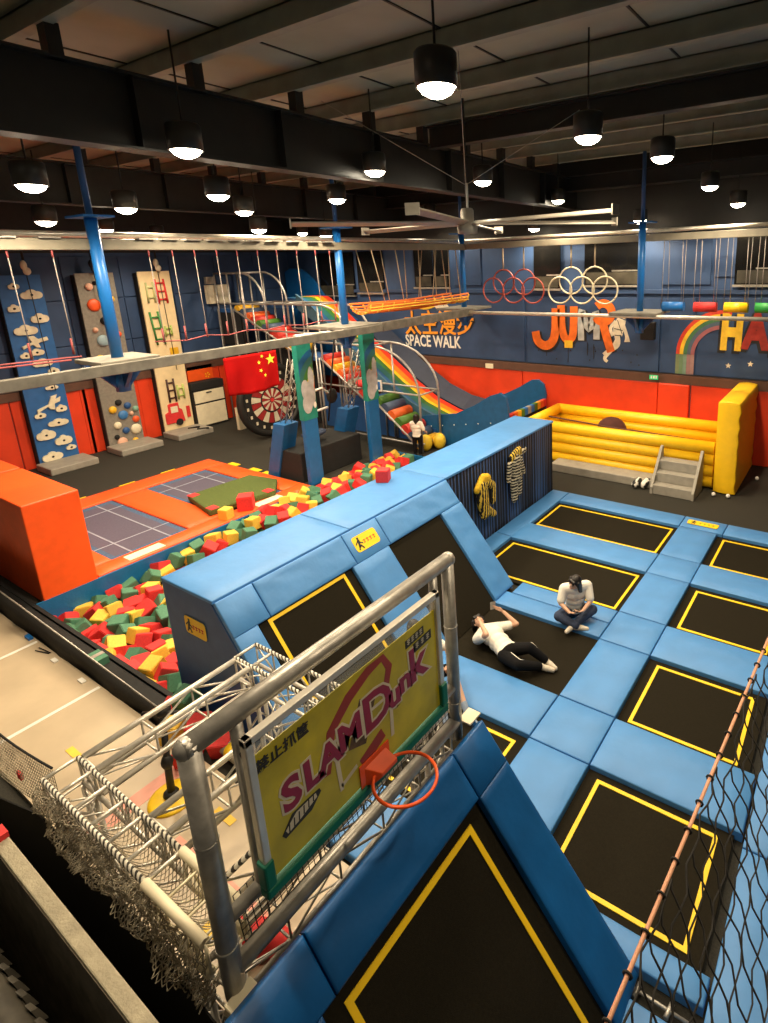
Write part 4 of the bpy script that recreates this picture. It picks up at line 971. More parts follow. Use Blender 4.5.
# sitting person
figure('person in white T-shirt and dark jeans sitting cross-legged on the blue pad', (-3.36, 7.24, .06), 1.6, dict(
    head=(-3.31, 7.17, .75), face=(-.35, -.85, -.35), crown=(.15, -.25, .95), neck=(-3.35, 7.26, .64), chest=(-3.37, 7.31, .49), pelvis=(-3.40, 7.36, .19),
    shR=(-3.50, 7.17, .59), shL=(-3.22, 7.44, .59), elR=(-3.50, 7.06, .40), wrR=(-3.32, 6.99, .34), hdR=(-3.25, 7.0, .34), pnR=(0, 0, 1), thR=(-.3, -.8, .3),
    elL=(-3.12, 7.32, .40), wrL=(-3.15, 7.11, .35), hdL=(-3.19, 7.05, .35), pnL=(-.3, 0, 1), thL=(.2, -.8, .4),
    hipR=(-3.45, 7.28, .17), hipL=(-3.34, 7.40, .17), knR=(-3.51, 7.01, .20), knL=(-3.10, 7.37, .24), anR=(-3.20, 7.02, .12), anL=(-3.26, 7.03, .13),
    toeR=(-3.05, 7.12, .10), toeL=(-3.33, 6.86, .09), hairdir=(.0, .2, -1), curl=.9), TSHIRT, DENIM, SOCK, hair_long=.17, leg_to=.97, shirt_to=.8)
single('phone', B(-3.25, -3.18, 6.985, 7.06, .375, .385), mat('dark phone', (.02, .02, .02, 1), .3), 'dark phone held low by the sitting person', 'phone', loc=(-3.215, 7.02, .38))
# person partly hidden behind the board
figure('person in white shirt and black shorts, mostly hidden behind the basketball board', (-4.2, 4.9, 0), 1.4, dict(
    head=(-4.62, 4.98, .84), face=(.9, -.35, -.2), crown=(0, 0, 1), neck=(-4.63, 4.98, .72), chest=(-4.58, 4.98, .56), pelvis=(-4.50, 4.96, .17),
    shR=(-4.62, 4.80, .66), shL=(-4.54, 5.15, .66), elR=(-4.42, 4.78, .44), wrR=(-4.22, 4.84, .50), hdR=(-4.14, 4.88, .50), pnR=(.2, 0, -1), thR=(0, 1, 0),
    elL=(-4.28, 5.22, .50), wrL=(-4.12, 5.06, .50), hdL=(-4.05, 4.98, .48), pnL=(.2, 0, -1), thL=(0, -1, 0),
    hipR=(-4.45, 4.88, .17), hipL=(-4.43, 5.03, .17), knR=(-4.08, 4.80, .46), knL=(-4.02, 4.98, .46), anR=(-3.80, 4.52, .11), anL=(-3.64, 4.76, .11), toeR=(-3.66, 4.44, .05), toeL=(-3.46, 4.74, .05)),
    TSHIRT, BPANTS, mat('blue grey sock', (.28, .36, .50, 1), .85), leg_to=.36, shirt_to=.8, sc=.95)
single('water_bottle', lathe(NB(), [(.0001, 0), (.03, 0), (.032, .02), (.032, .15), (.015, .18), (.015, .2), (.0001, .2)], (-4.6, 5.75, .0), 14), WHITE, 'small pale bottle on the black trampoline beside the frame post', 'bottle', loc=(-4.6, 5.75, 0))
# girl by the roller stairs
figure('person in white top and black trousers standing by the roller ramp, back turned', (-10.85, 12.45, -.06), 1.28, dict(
    head=(-10.85, 12.45, 1.16), face=(-.4, .9, 0), crown=(0, 0, 1), neck=(-10.85, 12.44, 1.03), chest=(-10.85, 12.44, .88), pelvis=(-10.85, 12.44, .60),
    shR=(-10.98, 12.38, .98), shL=(-10.72, 12.50, .98), elR=(-11.02, 12.46, .76), wrR=(-10.99, 12.60, .68), hdR=(-10.97, 12.66, .66), pnR=(1, 0, 0), thR=(0, 0, 1),
    elL=(-10.66, 12.54, .78), wrL=(-10.68, 12.66, .66), hdL=(-10.70, 12.72, .64), pnL=(-1, 0, 0), thL=(0, 0, 1),
    hipR=(-10.92, 12.41, .58), hipL=(-10.78, 12.47, .58), knR=(-10.93, 12.42, .30), knL=(-10.77, 12.48, .30), anR=(-10.93, 12.40, .03), anL=(-10.77, 12.46, .03), toeR=(-10.98, 12.52, -.02), toeL=(-10.82, 12.6, -.02)),
    TSHIRT, BPANTS, BLK, hair_long=.2, leg_to=.97, shirt_to=.9, sc=.82, voxel=.012)
# two striped costumes hung on the striped cloth
TIG = stripes('yellow and black striped cloth', (.01, .01, .01, 1), (.80, .55, .06, 1), 'Y', 15, .55, 3.0, .8); TIG2 = stripes('cream and black striped cloth', (.01, .01, .01, 1), (.55, .50, .36, 1), 'Z', 15, .55, 3.0, .8)
def costume(label, y0, z0, parts, m1, m2):
    t = thing('costume', label, 'costume', (-5.98, y0, z0), 'striped costumes on the curtain')
    for nm, mm, pts, rs in parts:
        bm = NB(); chain(bm, [(-5.97 + p[0], y0 + p[1] * 1.25, z0 + p[2] * 1.15) for p in pts], [r * 1.1 for r in rs])
        for v in bm.verts: v.co.x = -6.04 + (v.co.x + 6.04) * .6 + .015 * nz(v.co.y * 12, v.co.z * 12); 
        o = obj(nm, bm, mm, t, smooth=True, keep=True); remesh(o, .015, 3)
costume('yellow topped striped costume hanging at the left on the striped cloth', 8.72, .82, (
    ('hood', mat('yellow plush', (.85, .50, .02, 1), .8, var=.3, scale=12), [(0, -.16, .38), (0, .0, .50), (0, .12, .48)], [.09, .11, .09]), ('jacket', TIG, [(0, -.05, .38), (0, -.02, .1), (0, .02, -.12)], [.15, .15, .13]), ('sleeve', TIG, [(0, .10, .42), (0, .28, .28), (0, .26, .0)], [.09, .08, .07]), ('trouser_leg', TIG, [(0, .05, -.05), (0, .28, -.25)], [.09, .07])), TIG, TIG2)
costume('cream and black striped costume hanging at the right on the striped cloth', 9.95, .92, (
    ('hood', TIG, [(0, -.08, .50), (0, .12, .56)], [.10, .10]), ('jacket', TIG2, [(0, .0, .42), (0, .02, .1)], [.16, .15]), ('sleeve', TIG2, [(0, .15, .50), (0, .34, .52)], [.08, .06]), ('sleeve', TIG2, [(0, .15, .42), (0, .28, .10)], [.08, .06]), ('sleeve', TIG2, [(0, -.18, .40), (0, -.22, .1)], [.07, .06]), ('trouser_leg', TIG2, [(0, -.05, .05), (0, -.05, -.32)], [.11, .09]), ('trouser_leg', TIG2, [(0, .12, .05), (0, .12, -.25)], [.10, .08])), TIG, TIG2)

# ================================================================== ROPE COURSE under the ceiling
CPOS = [(-10.4, 4.65), (-10.57, 9.81), (-10.74, 14.95), (-5.02, 14.8)]
CLAB = ['leftmost blue hanging column, in front of the grey climbing panel', 'second blue hanging column from the left, in front of the big slide', 'third blue hanging column, behind the ceiling fan', 'rightmost blue hanging column, right of the mural letters']
for (x, y), s in zip(CPOS, CLAB):
    t = thing('platform_column', s, 'column', (x, y, 4.1), 'blue columns of the rope course')
    obj('column', tube(NB(), [(x, y, 4.15), (x, y, 6.33)], .088, 16), BPAINT, t)
    obj('top_flange', B(x - .3, x + .3, y - .22, y + .22, 6.33, 6.36), BPAINT, t)
    obj('hanger_rod', tube(NB(), [(x, y, 6.36), (x, y, 8.0)], .05, 10), NAVYV, t)
    h_ = .45 if y < 5 else .62
    pl = B(x - h_, x + h_, y - h_, y + h_, 4.08, 4.15); obj('platform', pl, mat('platform deck', (.17, .16, .135, 1), .7, var=.2), t, bev=.01)
    bm = NB(); prism(bm, [(-.5, 4.08), (.5, 4.08), (.08, 3.62), (-.08, 3.62)], lambda a, b, tt: (x + tt, y + a, b), -.03, .03); prism(bm, [(-.5, 4.08), (.5, 4.08), (.08, 3.62), (-.08, 3.62)], lambda a, b, tt: (x + a, y + tt, b), -.03, .03)
    obj('brace', bm, NAVYV, t); obj('sleeve', tube(NB(), [(x, y, 3.58), (x, y, 4.1)], .11, 14), BPAINT, t)
WBEAM = mat('weathered beam', (.15, .14, .118, 1), .55, .35, var=.3, scale=5)
def beam(name, label, a, b, w, h, m=WBEAM, cat='beam', group=None):
    a, b = Vector(a), Vector(b); d = (b - a).normalized(); s = Vector((d.y, -d.x, 0)) * w / 2; u = Vector((0, 0, h / 2))
    bm = NB(); hexa(bm, [a - s - u, a + s - u, b + s - u, b - s - u, a - s + u, a + s + u, b + s + u, b - s + u])
    return single(name, bm, m, label, cat, group, loc=tuple(a), bev=.01)
beam('walkway_beam', 'long grey walkway beam crossing the left half of the hall', (-9.93, 1.0, 4.03), (-9.93, 10.35, 4.03), .13, .17, group='walkway beams')
beam('walkway_beam', 'grey walkway beam between the second and third blue columns', (-10.05, 10.5, 4.03), (-10.15, 14.5, 4.05), .13, .22, group='walkway beams')
single('walkway_tube', tube(NB(), [(-10.1, 14.28, 4.05), (-1.0, 14.28, 4.07)], .05, 10), ALU, 'long thin grey tube crossing in front of the wall letters', 'tube', loc=(-10, 14.3, 4.05))
UPB = mat('cream upper rail', (.24, .22, .17, 1), .55, .2, var=.12, scale=4)
beam('hanging_rail', 'long grey perforated rail near eye level on the left, ropes hanging from it', (-10.4, 1.0, 5.93), (-10.6, 14.9, 5.95), .12, .17, UPB, 'rail', 'upper rails of the rope course')
beam('hanging_rail', 'cream rail near eye level on the right, swing logs hanging from it', (-10.6, 14.9, 5.96), (-.6, 14.9, 5.98), .12, .17, UPB, 'rail', 'upper rails of the rope course')
single('rail_tube', tube(NB(), [(-10.75, 1.0, 6.09), (-10.9, 15.3, 6.13)], .05, 10), ALU, 'bright round tube just above the left perforated rail', 'tube', 'round tubes above the rails', loc=(-10.8, 8, 6.1))
single('rail_tube', tube(NB(), [(-10.9, 15.3, 6.15), (-.6, 15.3, 6.17)], .05, 10), ALU, 'bright round tube just above the right cream rail', 'tube', 'round tubes above the rails', loc=(-6, 15.3, 6.15))
# brackets and hanging ropes along the left rail
def rope_hanger(y, z1, label, foot=True, x=-10.42, red=True):
    t = thing('hanging_rope', label, 'rope', (x, y, 5.85), 'hanging ropes of the rope course')
    obj('bracket', B(x - .09, x + .09, y - .16, y + .12, 6.015, 6.04), GALV, t)
    obj('rope', tube(NB(), [(x, y, 5.85), (x, y + .02, z1)], .008, 6), ROPE, t)
    for a_, b_ in ((5.85, 5.74), (z1 + .25, z1)): obj('rope_sleeve', tube(NB(), [(x, y, a_), (x, y, b_)], .015, 6), ROPER, t, label='dark red rope sleeve')
    return t
ORD = ['first', 'second', 'third', 'fourth', 'fifth', 'sixth', 'seventh', 'eighth', 'ninth', 'tenth', 'eleventh', 'twelfth', 'thirteenth', 'fourteenth']
ys = [1.9, 2.4, 3.5, 4.05, 5.45, 5.85, 6.25, 6.68, 7.1, 7.55, 8.0, 8.5, 9.0, 9.4]
for k, y in enumerate(ys):
    rope_hanger(y, 4.28, ORD[k] + ' hanging rope from the left along the grey perforated rail')
bm = NB(); tube(bm, [(-10.42, .9, 4.3), (-10.42, 2.4, 4.24), (-10.42, 4.0, 4.2)], .015, 6); tube(bm, [(-10.3, 1.0, 4.34), (-10.3, 4.1, 4.25)], .014, 6); single('foot_rope', bm, ROPER, 'reddish foot rope strung left of the leftmost platform', 'rope', 'foot ropes')
bm = NB(); pts = [(-10.42, y, 4.27 + (.0 if k % 2 else .05)) for k, y in enumerate([5.3, 5.85, 6.25, 6.68, 7.1, 7.55, 8.0, 8.5, 9.0, 9.4])]; tube(bm, pts, .012, 6); single('foot_rope', bm, ROPER, 'reddish foot rope strung between the first two platforms', 'rope', 'foot ropes')
for y, dy in ((10.9, .35), (11.6, .2), (12.3, .0), (12.8, -.25), (13.6, .0), (14.1, .15)):
    for dx in (-.25, .25):
        single('bridge_rope', tube(NB(), [(-10.5 + dx, y - dy, 5.86), (-10.5 + dx, y, 4.6)], .013, 6), mat('tan rope', (.42, .33, .22, 1), .8), ORD[[10.9, 11.6, 12.3, 12.8, 13.6, 14.1].index(y)] + (' near-side' if dx > 0 else ' far-side') + ' tan rope holding up the orange net bridge', 'rope', 'ropes of the orange net bridge', loc=(-10.5 + dx, y, 5.8))
ORN = mat('orange netting', (.72, .17, .02, 1), .7); YEN = mat('yellow netting', (.75, .45, .04, 1), .7)
t = thing('net_bridge', 'orange and yellow net bridge hanging between the second and third blue columns', 'bridge', (-10.5, 12.3, 4.5))
bm = NB()
for k in range(9):
    a = PI * (k / 8); tube(bm, [(-10.5 - .32 * math.cos(a), 10.25, 4.58 - .22 * math.sin(a)), (-10.5 - .32 * math.cos(a), 12.3, 4.54 - .22 * math.sin(a)), (-10.5 - .32 * math.cos(a), 14.4, 4.60 - .22 * math.sin(a))], .028, 6)
obj('net_strands', bm, ORN, t)
bm = NB()
for y in [10.3 + .41 * k for k in range(11)]: tube(bm, [(-10.5 - .34 * math.cos(PI * j / 8), y, 4.575 - .24 * math.sin(PI * j / 8)) for j in range(9)], .02, 6)
for z in (4.50, 4.43): tube(bm, [(-10.17, 10.3, z), (-10.17, 14.4, z)], .016, 6)
obj('net_hoops', bm, YEN, t)
# olympic-style rings to swing on
def rings(label, cs, m):
    t = thing('swing_rings', label, 'rings', (cs[0][0], 14.9, cs[0][1]), 'five-ring hanging obstacles')
    for i, (x, z) in enumerate(cs): obj('ring', tube(NB(), ring_pts((x, 14.9 + (.03 if i < 2 else 0), z - (.1 if i < 2 else .0)), .36, 'y', 36), .022, 8, closed=True), m, t)
    bm = NB()
    for x, z in cs[:2]: tube(bm, [(x, 14.93, z + .26), (x, 14.93, 5.87)], .022, 8)
    obj('hanger', bm, mat('tan rope', None) if 0 else MATS['tan rope'], t)
rings('five interlocked dull red rings hanging left of the white ones', [(-9.25, 5.0), (-8.55, 5.0), (-9.60, 4.66), (-8.90, 4.66), (-8.25, 4.66)], mat('dull red ring', (.38, .07, .05, 1), .5))
rings('five interlocked cream rings hanging above the JUMP lettering', [(-7.05, 5.03), (-6.35, 5.03), (-7.38, 4.67), (-6.71, 4.67), (-6.04, 4.67)], mat('cream ring', (.72, .64, .46, 1), .45))
for x, c, s in ((-4.19, 'blue', BPAINT), (-3.40, 'red', RED), (-2.68, 'yellow', YEL), (-1.98, 'green', mat('green vinyl', (.02, .30, .05, 1), .5))):
    t = thing('swing_log', '%s swing log hanging on ropes in front of the wall letters' % c, 'swing', (x, 14.9, 4.27), 'swing logs')
    bm = NB(); tube(bm, [(x - .27, 14.9, 4.27), (x + .27, 14.9, 4.27)], .12, 14); obj('log', bm, s, t)
    for dx in (-.27, .27):
        bm = NB(); tube(bm, [(x + dx * 1.0, 14.86, 5.93), (x + dx, 14.8, 4.36)], .009, 5); tube(bm, [(x + dx * .62, 14.94, 5.93), (x + dx * .62, 15.0, 4.36)], .009, 5); obj('rope', bm, ROPE, t)
# Chinese flag hung from the walkway beam
FR = mat('red flag cloth', (.34, .003, .003, 1), .85, var=.06, spec=.1)
t = thing('flag', 'red flag with yellow stars hanging from the grey walkway beam', 'flag', (-9.82, 6.7, 3.95))
bm = NB(); nx, nz_ = 26, 14; g_ = []
def flagp(u, v):
    return (-9.84 + .03 * math.sin(u * 9 + v * 3) * v + .02 * math.sin(u * 21) * v, 6.13 + 1.13 * u, 3.93 - .70 * v + .05 * v * math.sin(PI * u) * -1)
for j in range(nz_ + 1): g_.append([bm.verts.new(flagp(i / nx, j / nz_)) for i in range(nx + 1)])
for j in range(nz_):
    for i in range(nx): bm.faces.new((g_[j][i], g_[j][i + 1], g_[j + 1][i + 1], g_[j + 1][i])).smooth = True
o = obj('cloth', bm, FR, t); md = o.modifiers.new('solid', 'SOLIDIFY'); md.thickness = .006
def star(bm, u, v, r, rot=0):
    pts = [(u + (r if k % 2 == 0 else r * .4) * math.sin(rot + PI * k / 5) / 1.13, v - (r if k % 2 == 0 else r * .4) * math.cos(rot + PI * k / 5) / .7) for k in range(10)]
    vs = [bm.verts.new(Vector(flagp(*p)) + Vector((.014, 0, 0))) for p in pts]; c_ = bm.verts.new(Vector(flagp(u, v)) + Vector((.016, 0, 0)))
    for k in range(10): bm.faces.new((vs[k], vs[(k + 1) % 10], c_))
bm = NB(); star(bm, .86, .22, .11)   # the flag is seen from its reverse side: the large star is on the right
for u, v, a in ((.70, .10, .4), (.63, .25, .1), (.645, .46, .5), (.71, .60, .2)): star(bm, u, v, .038, a)
obj('stars', bm, mat('flag yellow', (.95, .72, .05, 1), .5), t, label='one large and four small yellow stars')
# ceiling fan
FANM = mat('fan blade metal', (.36, .33, .28, 1), .4, .4)
fx, fy, fz = -5.78, 8.24, 6.12
t = thing('ceiling_fan', 'very large six-bladed ceiling fan in the middle of the hall', 'ceiling fan', (fx, fy, fz))
obj('motor', lathe(NB(), [(.0001, -.16), (.16, -.16), (.17, -.04), (.11, .0), (.11, .2), (.09, .24), (.0001, .24)], (fx, fy, fz), 20), GREYV, t)
obj('down_rod', tube(NB(), [(fx, fy, fz + .2), (fx, fy, 8.0)], .022, 8), BLKP, t)
obj('rod_cover', tube(NB(), [(fx + .05, fy - .05, fz + .22), (fx + .05, fy - .05, fz + .62)], .02, 8), WHITE, t)
for k in range(6):
    a = math.atan2(-.42, 2.78) + k * PI / 3; d = Vector((math.cos(a), math.sin(a), 0)); s = Vector((-d.y, d.x, 0)); b0 = Vector((fx, fy, fz)) + d * .12; b1 = b0 + d * 2.65
    bm = NB(); w_ = .06; hexa(bm, [b0 - s * w_ - Vector((0, 0, .03)), b1 - s * w_ - Vector((0, 0, .03)), b1 + s * w_ + Vector((0, 0, .02)), b0 + s * w_ + Vector((0, 0, .02)), b0 - s * w_, b1 - s * w_, b1 + s * w_ + Vector((0, 0, .045)), b0 + s * w_ + Vector((0, 0, .045))])
    bl = obj('blade', bm, FANM, t, bev=.008); bm = NB(); box(bm, -.01, .01, -.09, .09, -.05, .09)
    for v in bm.verts: v.co = b1 + d * v.co.x + s * v.co.y + Vector((0, 0, v.co.z))
    obj('winglet', bm, FANM, bl)
bm = NB()
for k in range(4):
    a = .6 + k * PI / 2; tube(bm, [(fx, fy, fz + .6), (fx + 2.2 * math.cos(a), fy + 2.2 * math.sin(a), 8.0)], .006, 5)
obj('guy_wire', bm, GALV, t)

# ================================================================== LEFT WALL: climbing panels
CW = -20.12
CMAT = 'grey landing mats under the climbing panels'
def panel(y0, y1, m, label, matlabel):
    t = thing('climbing_panel', label, 'climbing wall', (CW, (y0 + y1) / 2, 0), 'climbing panels')
    obj('panel_face', B(CW - .05, CW, y0, y1, .0, 5.5), m, t); obj('panel_side', B(CW - .25, CW - .05, y0 - .02, y1 + .02, .0, 5.46), BLK, t, label='black side of the panel')
    single('crash_mat', B(CW + .02, CW + 1.0, y0 - .12, y1 + .1, -.06, .14), GREYV, matlabel, 'mat', CMAT, loc=(CW + .5, (y0 + y1) / 2, 0), bev=.03)
    return t
def hold(t, name, y, z, fn_pts, m, th=.05, lab=None):
    bm = NB(); prism(bm, [(y + a, z + b) for a, b in fn_pts], YZ, CW, CW + th); return obj(name, bm, m, t, label=lab, bev=.012)
def cloud_pts(w_, h_, seed):
    r_ = random.Random(seed); n = 18
    return [(w_ * (1 + .22 * math.sin(3 * (2 * PI * k / n) + seed) + .12 * math.sin(5 * 2 * PI * k / n)) * math.cos(2 * PI * k / n), h_ * (1 + .2 * math.sin(4 * 2 * PI * k / n + seed)) * math.sin(2 * PI * k / n)) for k in range(n)]
PB = mat('blue panel paint', (.02, .115, .35, 1), .5, var=.1); CRH = mat('cream hold', (.75, .68, .50, 1), .5)
tp = panel(6.38, 7.40, PB, 'tall blue climbing panel with white cloud-shaped holds', 'grey landing mat under the blue cloud climbing panel')
k = 0
for dy, z, w_, h_ in ((-.17, 5.2, .13, .09), (.20, 4.95, .26, .14), (-.27, 4.6, .15, .11), (.27, 4.28, .22, .14), (-.12, 3.98, .28, .15), (.02, 3.34, .18, .1), (-.25, 3.28, .14, .09), (.10, 3.02, .25, .12), (.32, 2.75, .14, .10), (-.08, 2.52, .26, .15), (.18, 2.28, .16, .07), (.30, 1.62, .14, .11), (-.25, 1.52, .14, .09), (.15, 1.22, .26, .11), (-.22, .92, .24, .16), (.18, .66, .22, .15), (.33, .40, .13, .08), (-.18, .25, .26, .14)):
    k += 1; bmc = NB()
    for j_, (oy, oz, rr, rz) in enumerate(((-.55, -.1, .48, .7), (0, .15, .55, .95), (.5, -.05, .5, .75), (.05, -.3, .8, .55))): prism(bmc, [(6.89 + dy + w_ * (oy + rr * math.cos(2 * PI * q_ / 18)), z + h_ * (oz + rz * math.sin(2 * PI * q_ / 18))) for q_ in range(18)], YZ, CW, CW + .055 + .001 * j_)
    h__ = obj('cloud_hold', bmc, CRH, tp)
    bm = NB(); blob(bm, (CW + .062, 6.89 + dy, z), (.012, .035, .03), 8, 6); obj('bolt_hole', bm, BLK, h__)
for dy, z, s in ((.0, 3.66, 1), (.0, 1.86, -1)):
    hold(tp, 'plane_hold', 6.89 + dy, z, [(-.30 * s, -.12), (-.05, -.02), (-.12, .14), (0.02, .16), (.12, .05), (.34, .10), (.36, .0), (.10, -.06), (.14, -.2), (.04, -.18), (-.04, -.09), (-.28, -.2)] if s == 1 else [(-.3, -.16), (0, -.06), (.1, .16), (.26, .2), (.2, .06), (.34, .12), (.3, -.02), (.16, -.06), (.14, -.24), (.02, -.2), (-.02, -.12), (-.3, -.26)], CRH, .06)
tp = panel(8.27, 9.33, mat('grey rough panel', (.22, .20, .17, 1), .8, var=.15, scale=12, bump=.3), 'tall grey climbing panel with round coloured holds', 'grey landing mat under the grey climbing panel')
hm = {'o': mat('orange hold', (.80, .10, .02, 1), .45), 'y': mat('yellow hold', (.80, .45, .02, 1), .45), 'b': mat('light blue hold', (.30, .42, .48, 1), .45), 'p': mat('pink hold', (.72, .42, .30, 1), .5), 'k': BLK, 'w': CRH, 'u': mat('blue hold', (.05, .20, .50, 1), .45), 'g': mat('mint hold', (.22, .42, .32, 1), .5), 'n': NAVYV}
for dy, z, r, c in ((-.22, 5.1, .11, 'p'), (.1, 4.85, .11, 'b'), (-.18, 4.55, .19, 'o'), (.33, 4.7, .10, 'y'), (.02, 4.05, .12, 'k'), (-.28, 3.8, .08, 'p'), (-.12, 3.45, .18, 'b'), (.12, 3.15, .11, 'w'), (-.3, 2.9, .13, 'y'), (.32, 2.75, .12, 'y'), (-.1, 2.4, .12, 'o'), (-.05, 1.45, .10, 'k'), (.2, 1.3, .11, 'n'), (.42, 1.15, .09, 'g'), (-.25, 1.25, .12, 'y'), (.02, 1.02, .15, 'u'), (.27, 1.02, .07, 'p'), (.38, .8, .11, 'o'), (-.2, .72, .12, 'w'), (.02, .5, .11, 'n'), (.33, .48, .17, 'w'), (-.28, .35, .08, 'k'), (-.15, .15, .16, 'p'), (.25, .1, .10, 'y'), (-.05, 5.2, .06, 'k'), (.25, 5.25, .06, 'k'), (.35, 3.6, .09, 'o')):
    bm = NB(); blob(bm, (CW + .02, 8.8 + dy, z), (.07, r, r), 14, 8); obj('round_hold', bm, hm[c], tp, smooth=True)
tp = panel(10.05, 11.08, mat('cream panel paint', (.80, .64, .38, 1), .5, var=.06), 'tall cream climbing panel with ladders and a red fire engine', 'grey landing mat under the cream climbing panel')
def ladder(y, z, w_, h_, n, m, lean=0.0):
    bm = NB(); L_ = lambda a, b: (CW + .03, y + a + lean * b, z + b)
    for s in (-w_ / 2, w_ / 2): tube(bm, [L_(s, 0), L_(s, h_)], .035, 6)
    for k in range(n): tube(bm, [L_(-w_ / 2, h_ * (k + .5) / n), L_(w_ / 2, h_ * (k + .5) / n)], .03, 6)
    obj('ladder_hold', bm, m, tp)
ladder(10.72, 4.45, .28, .8, 3, RED, -.05); ladder(10.42, 3.1, .26, 1.1, 3, mat('green paint', (.05, .25, .06, 1), .5), -.08); ladder(10.47, 1.1, .22, .8, 3, mat('dark brown paint', (.05, .015, .01, 1), .5), 0); ladder(10.35, 4.5, .22, .65, 2, mat('pale green paint', (.5, .52, .25, 1), .5)); ladder(10.72, 3.35, .2, .35, 2, mat('lime paint', (.45, .55, .15, 1), .5)); ladder(10.78, 1.15, .2, .5, 2, MATS['lime paint'])
bm = NB(); box(bm, CW, CW + .03, 10.66, 10.95, 2.5, 2.95); obj('yellow_figure', bm, hm['y'], tp, bev=.05)
bm = NB(); prism(bm, [(10.12, .35), (10.12, .72), (10.25, .78), (10.25, 1.02), (10.3, 1.05), (10.62, 1.05), (10.62, .85), (10.72, .78), (10.78, .35)], YZ, CW, CW + .05); fe = obj('fire_engine', bm, RED, tp, bev=.02, label='red fire engine shape')
obj('fire_engine_window', B(CW + .05, CW + .06, 10.32, 10.56, .72, .94), CRH, fe)
bm = NB(); prism(bm, [(10.56 + .12 * math.cos(2 * PI * k / 16), .36 + .12 * math.sin(2 * PI * k / 16)) for k in range(16)], YZ, CW, CW + .07); w1 = obj('wheel', bm, BLK, fe)
obj('red_sign', B(CW, CW + .03, 10.88, 11.0, .45, .85), RED, tp)
single('cable_bundle', tube(NB(), [(-19.7, 10.6, .15), (-19.5, 10.9, .17), (-19.3, 10.7, .15), (-19.1, 11.0, .15)], .03, 6), BLK, 'black cable lying on the landing mat under the cream panel', 'cable')
for y, s in ((7.05, 'blue cloud'), (8.75, 'grey'), (10.65, 'cream')):
    t = thing('auto_belay', 'pale auto-belay device hanging above the %s climbing panel' % s, 'belay device', (-20.0, y, 5.7), 'belay devices above the climbing panels')
    bm = NB(); blob(bm, (-20.0, y - .02, 5.76), (.08, .08, .14), 12, 8); blob(bm, (-20.0, y + .03, 5.60), (.06, .10, .11), 12, 8); obj('device_body', bm, CRH if s != 'grey' else BLKP, t, smooth=True); obj('hanger', tube(NB(), [(-20.0, y, 5.9), (-20.0, y, 6.6)], .03, 6), BLKP, t)
    obj('line', tube(NB(), [(-20.0, y, 5.5), (-19.95, y + .05, 2.2)], .012, 5), BLKP, t)
# cabinet, sign, wheel
t = thing('cabinet', 'white two-door cabinet with a black top at the left wall', 'cabinet', (-20.2, 11.75, 0))
obj('carcass', B(-20.38, -20.02, 11.12, 12.35, -.05, 1.3), BLKP, t); obj('black_top', B(-20.38, -20.0, 11.12, 12.35, 1.32, 1.6), BLK, t, bev=.02)
for za, zb in ((.02, .80), (.86, 1.28)):
    d_ = obj('door', B(-20.02, -19.99, 11.17, 12.3, za, zb), CREAMP, t, bev=.01)
    if za > .5: obj('handle', B(-19.99, -19.97, 11.62, 11.82, zb - .1, zb - .06), BLKP, d_)
t = thing('wall_sign', 'orange sign with a small yellow emblem above the white cabinet', 'sign', (-20.35, 11.75, 1.9)); obj('sign_sheet', B(-20.37, -20.34, 11.25, 12.2, 1.62, 2.15), ORANGE, t)
bm = NB()
for k in range(5): a = 2 * PI * k / 5; bm_ = prism(bm, [(11.98 + .03 * math.cos(a), 1.76 + .03 * math.sin(a)), (11.98 + .1 * math.cos(a + .3), 1.76 + .1 * math.sin(a + .3)), (11.98 + .1 * math.cos(a - .3), 1.76 + .1 * math.sin(a - .3))], YZ, -20.34, -20.33)
obj('emblem', bm, TAPE, t)
wx, wy, wz, wr = -16.7, 11.9, 1.22, 1.24
t = thing('dartboard', 'giant upright inflatable dartboard with red and white segments, behind the flag', 'dartboard', (wx, wy, 0))
def disc(r0, r1, a0, a1, x0, x1, bm=None, n=6):
    bm = bm or NB(); pts = [(r1 * math.cos(a0 + (a1 - a0) * k / n), r1 * math.sin(a0 + (a1 - a0) * k / n)) for k in range(n + 1)] + [(r0 * math.cos(a1 - (a1 - a0) * k / n), r0 * math.sin(a1 - (a1 - a0) * k / n)) for k in range(n + 1)]
    return prism(bm, [(wy + a, wz + b) for a, b in pts], YZ, x0, x1)
bm = NB(); tube(bm, ring_pts((wx, wy, wz), wr - .1, 'x', 40), .12, 12, closed=True); disc(.001, wr - .1, 0, 2 * PI - .001, wx - .06, wx + .05, bm, 32); obj('black_ring', bm, BLKP, t)
rb, wb_ = NB(), NB()
for k in range(20):
    a0 = 2 * PI * k / 20 + .02; a1 = 2 * PI * (k + 1) / 20 - .02
    disc(.10, .38, a0, a1, wx + .05, wx + .065, rb if k % 2 else wb_, 2); disc(.44, .78, a0, a1, wx + .05, wx + .065, wb_ if k % 2 else rb, 2)
    if True:
        a = (a0 + a1) / 2; cy, cz = wy + .95 * math.cos(a), wz + .95 * math.sin(a); box(wb_, wx + .06, wx + .075, cy - .035, cy + .035, cz - .05, cz + .05)
obj('red_segments', rb, mat('dark red print', (.30, .02, .02, 1), .5), t); obj('white_segments', wb_, WPR, t); obj('bullseye', prism(NB(), [(wy + .07 * math.cos(2 * PI * k / 12), wz + .07 * math.sin(2 * PI * k / 12)) for k in range(12)], YZ, wx + .05, wx + .08), RED, t)
single('floor_bollard', B(-18.6, -18.45, 11.75, 12.0, -.05, .75), CREAMP, 'white upright post on the floor between the cabinet and the dartboard', 'post')
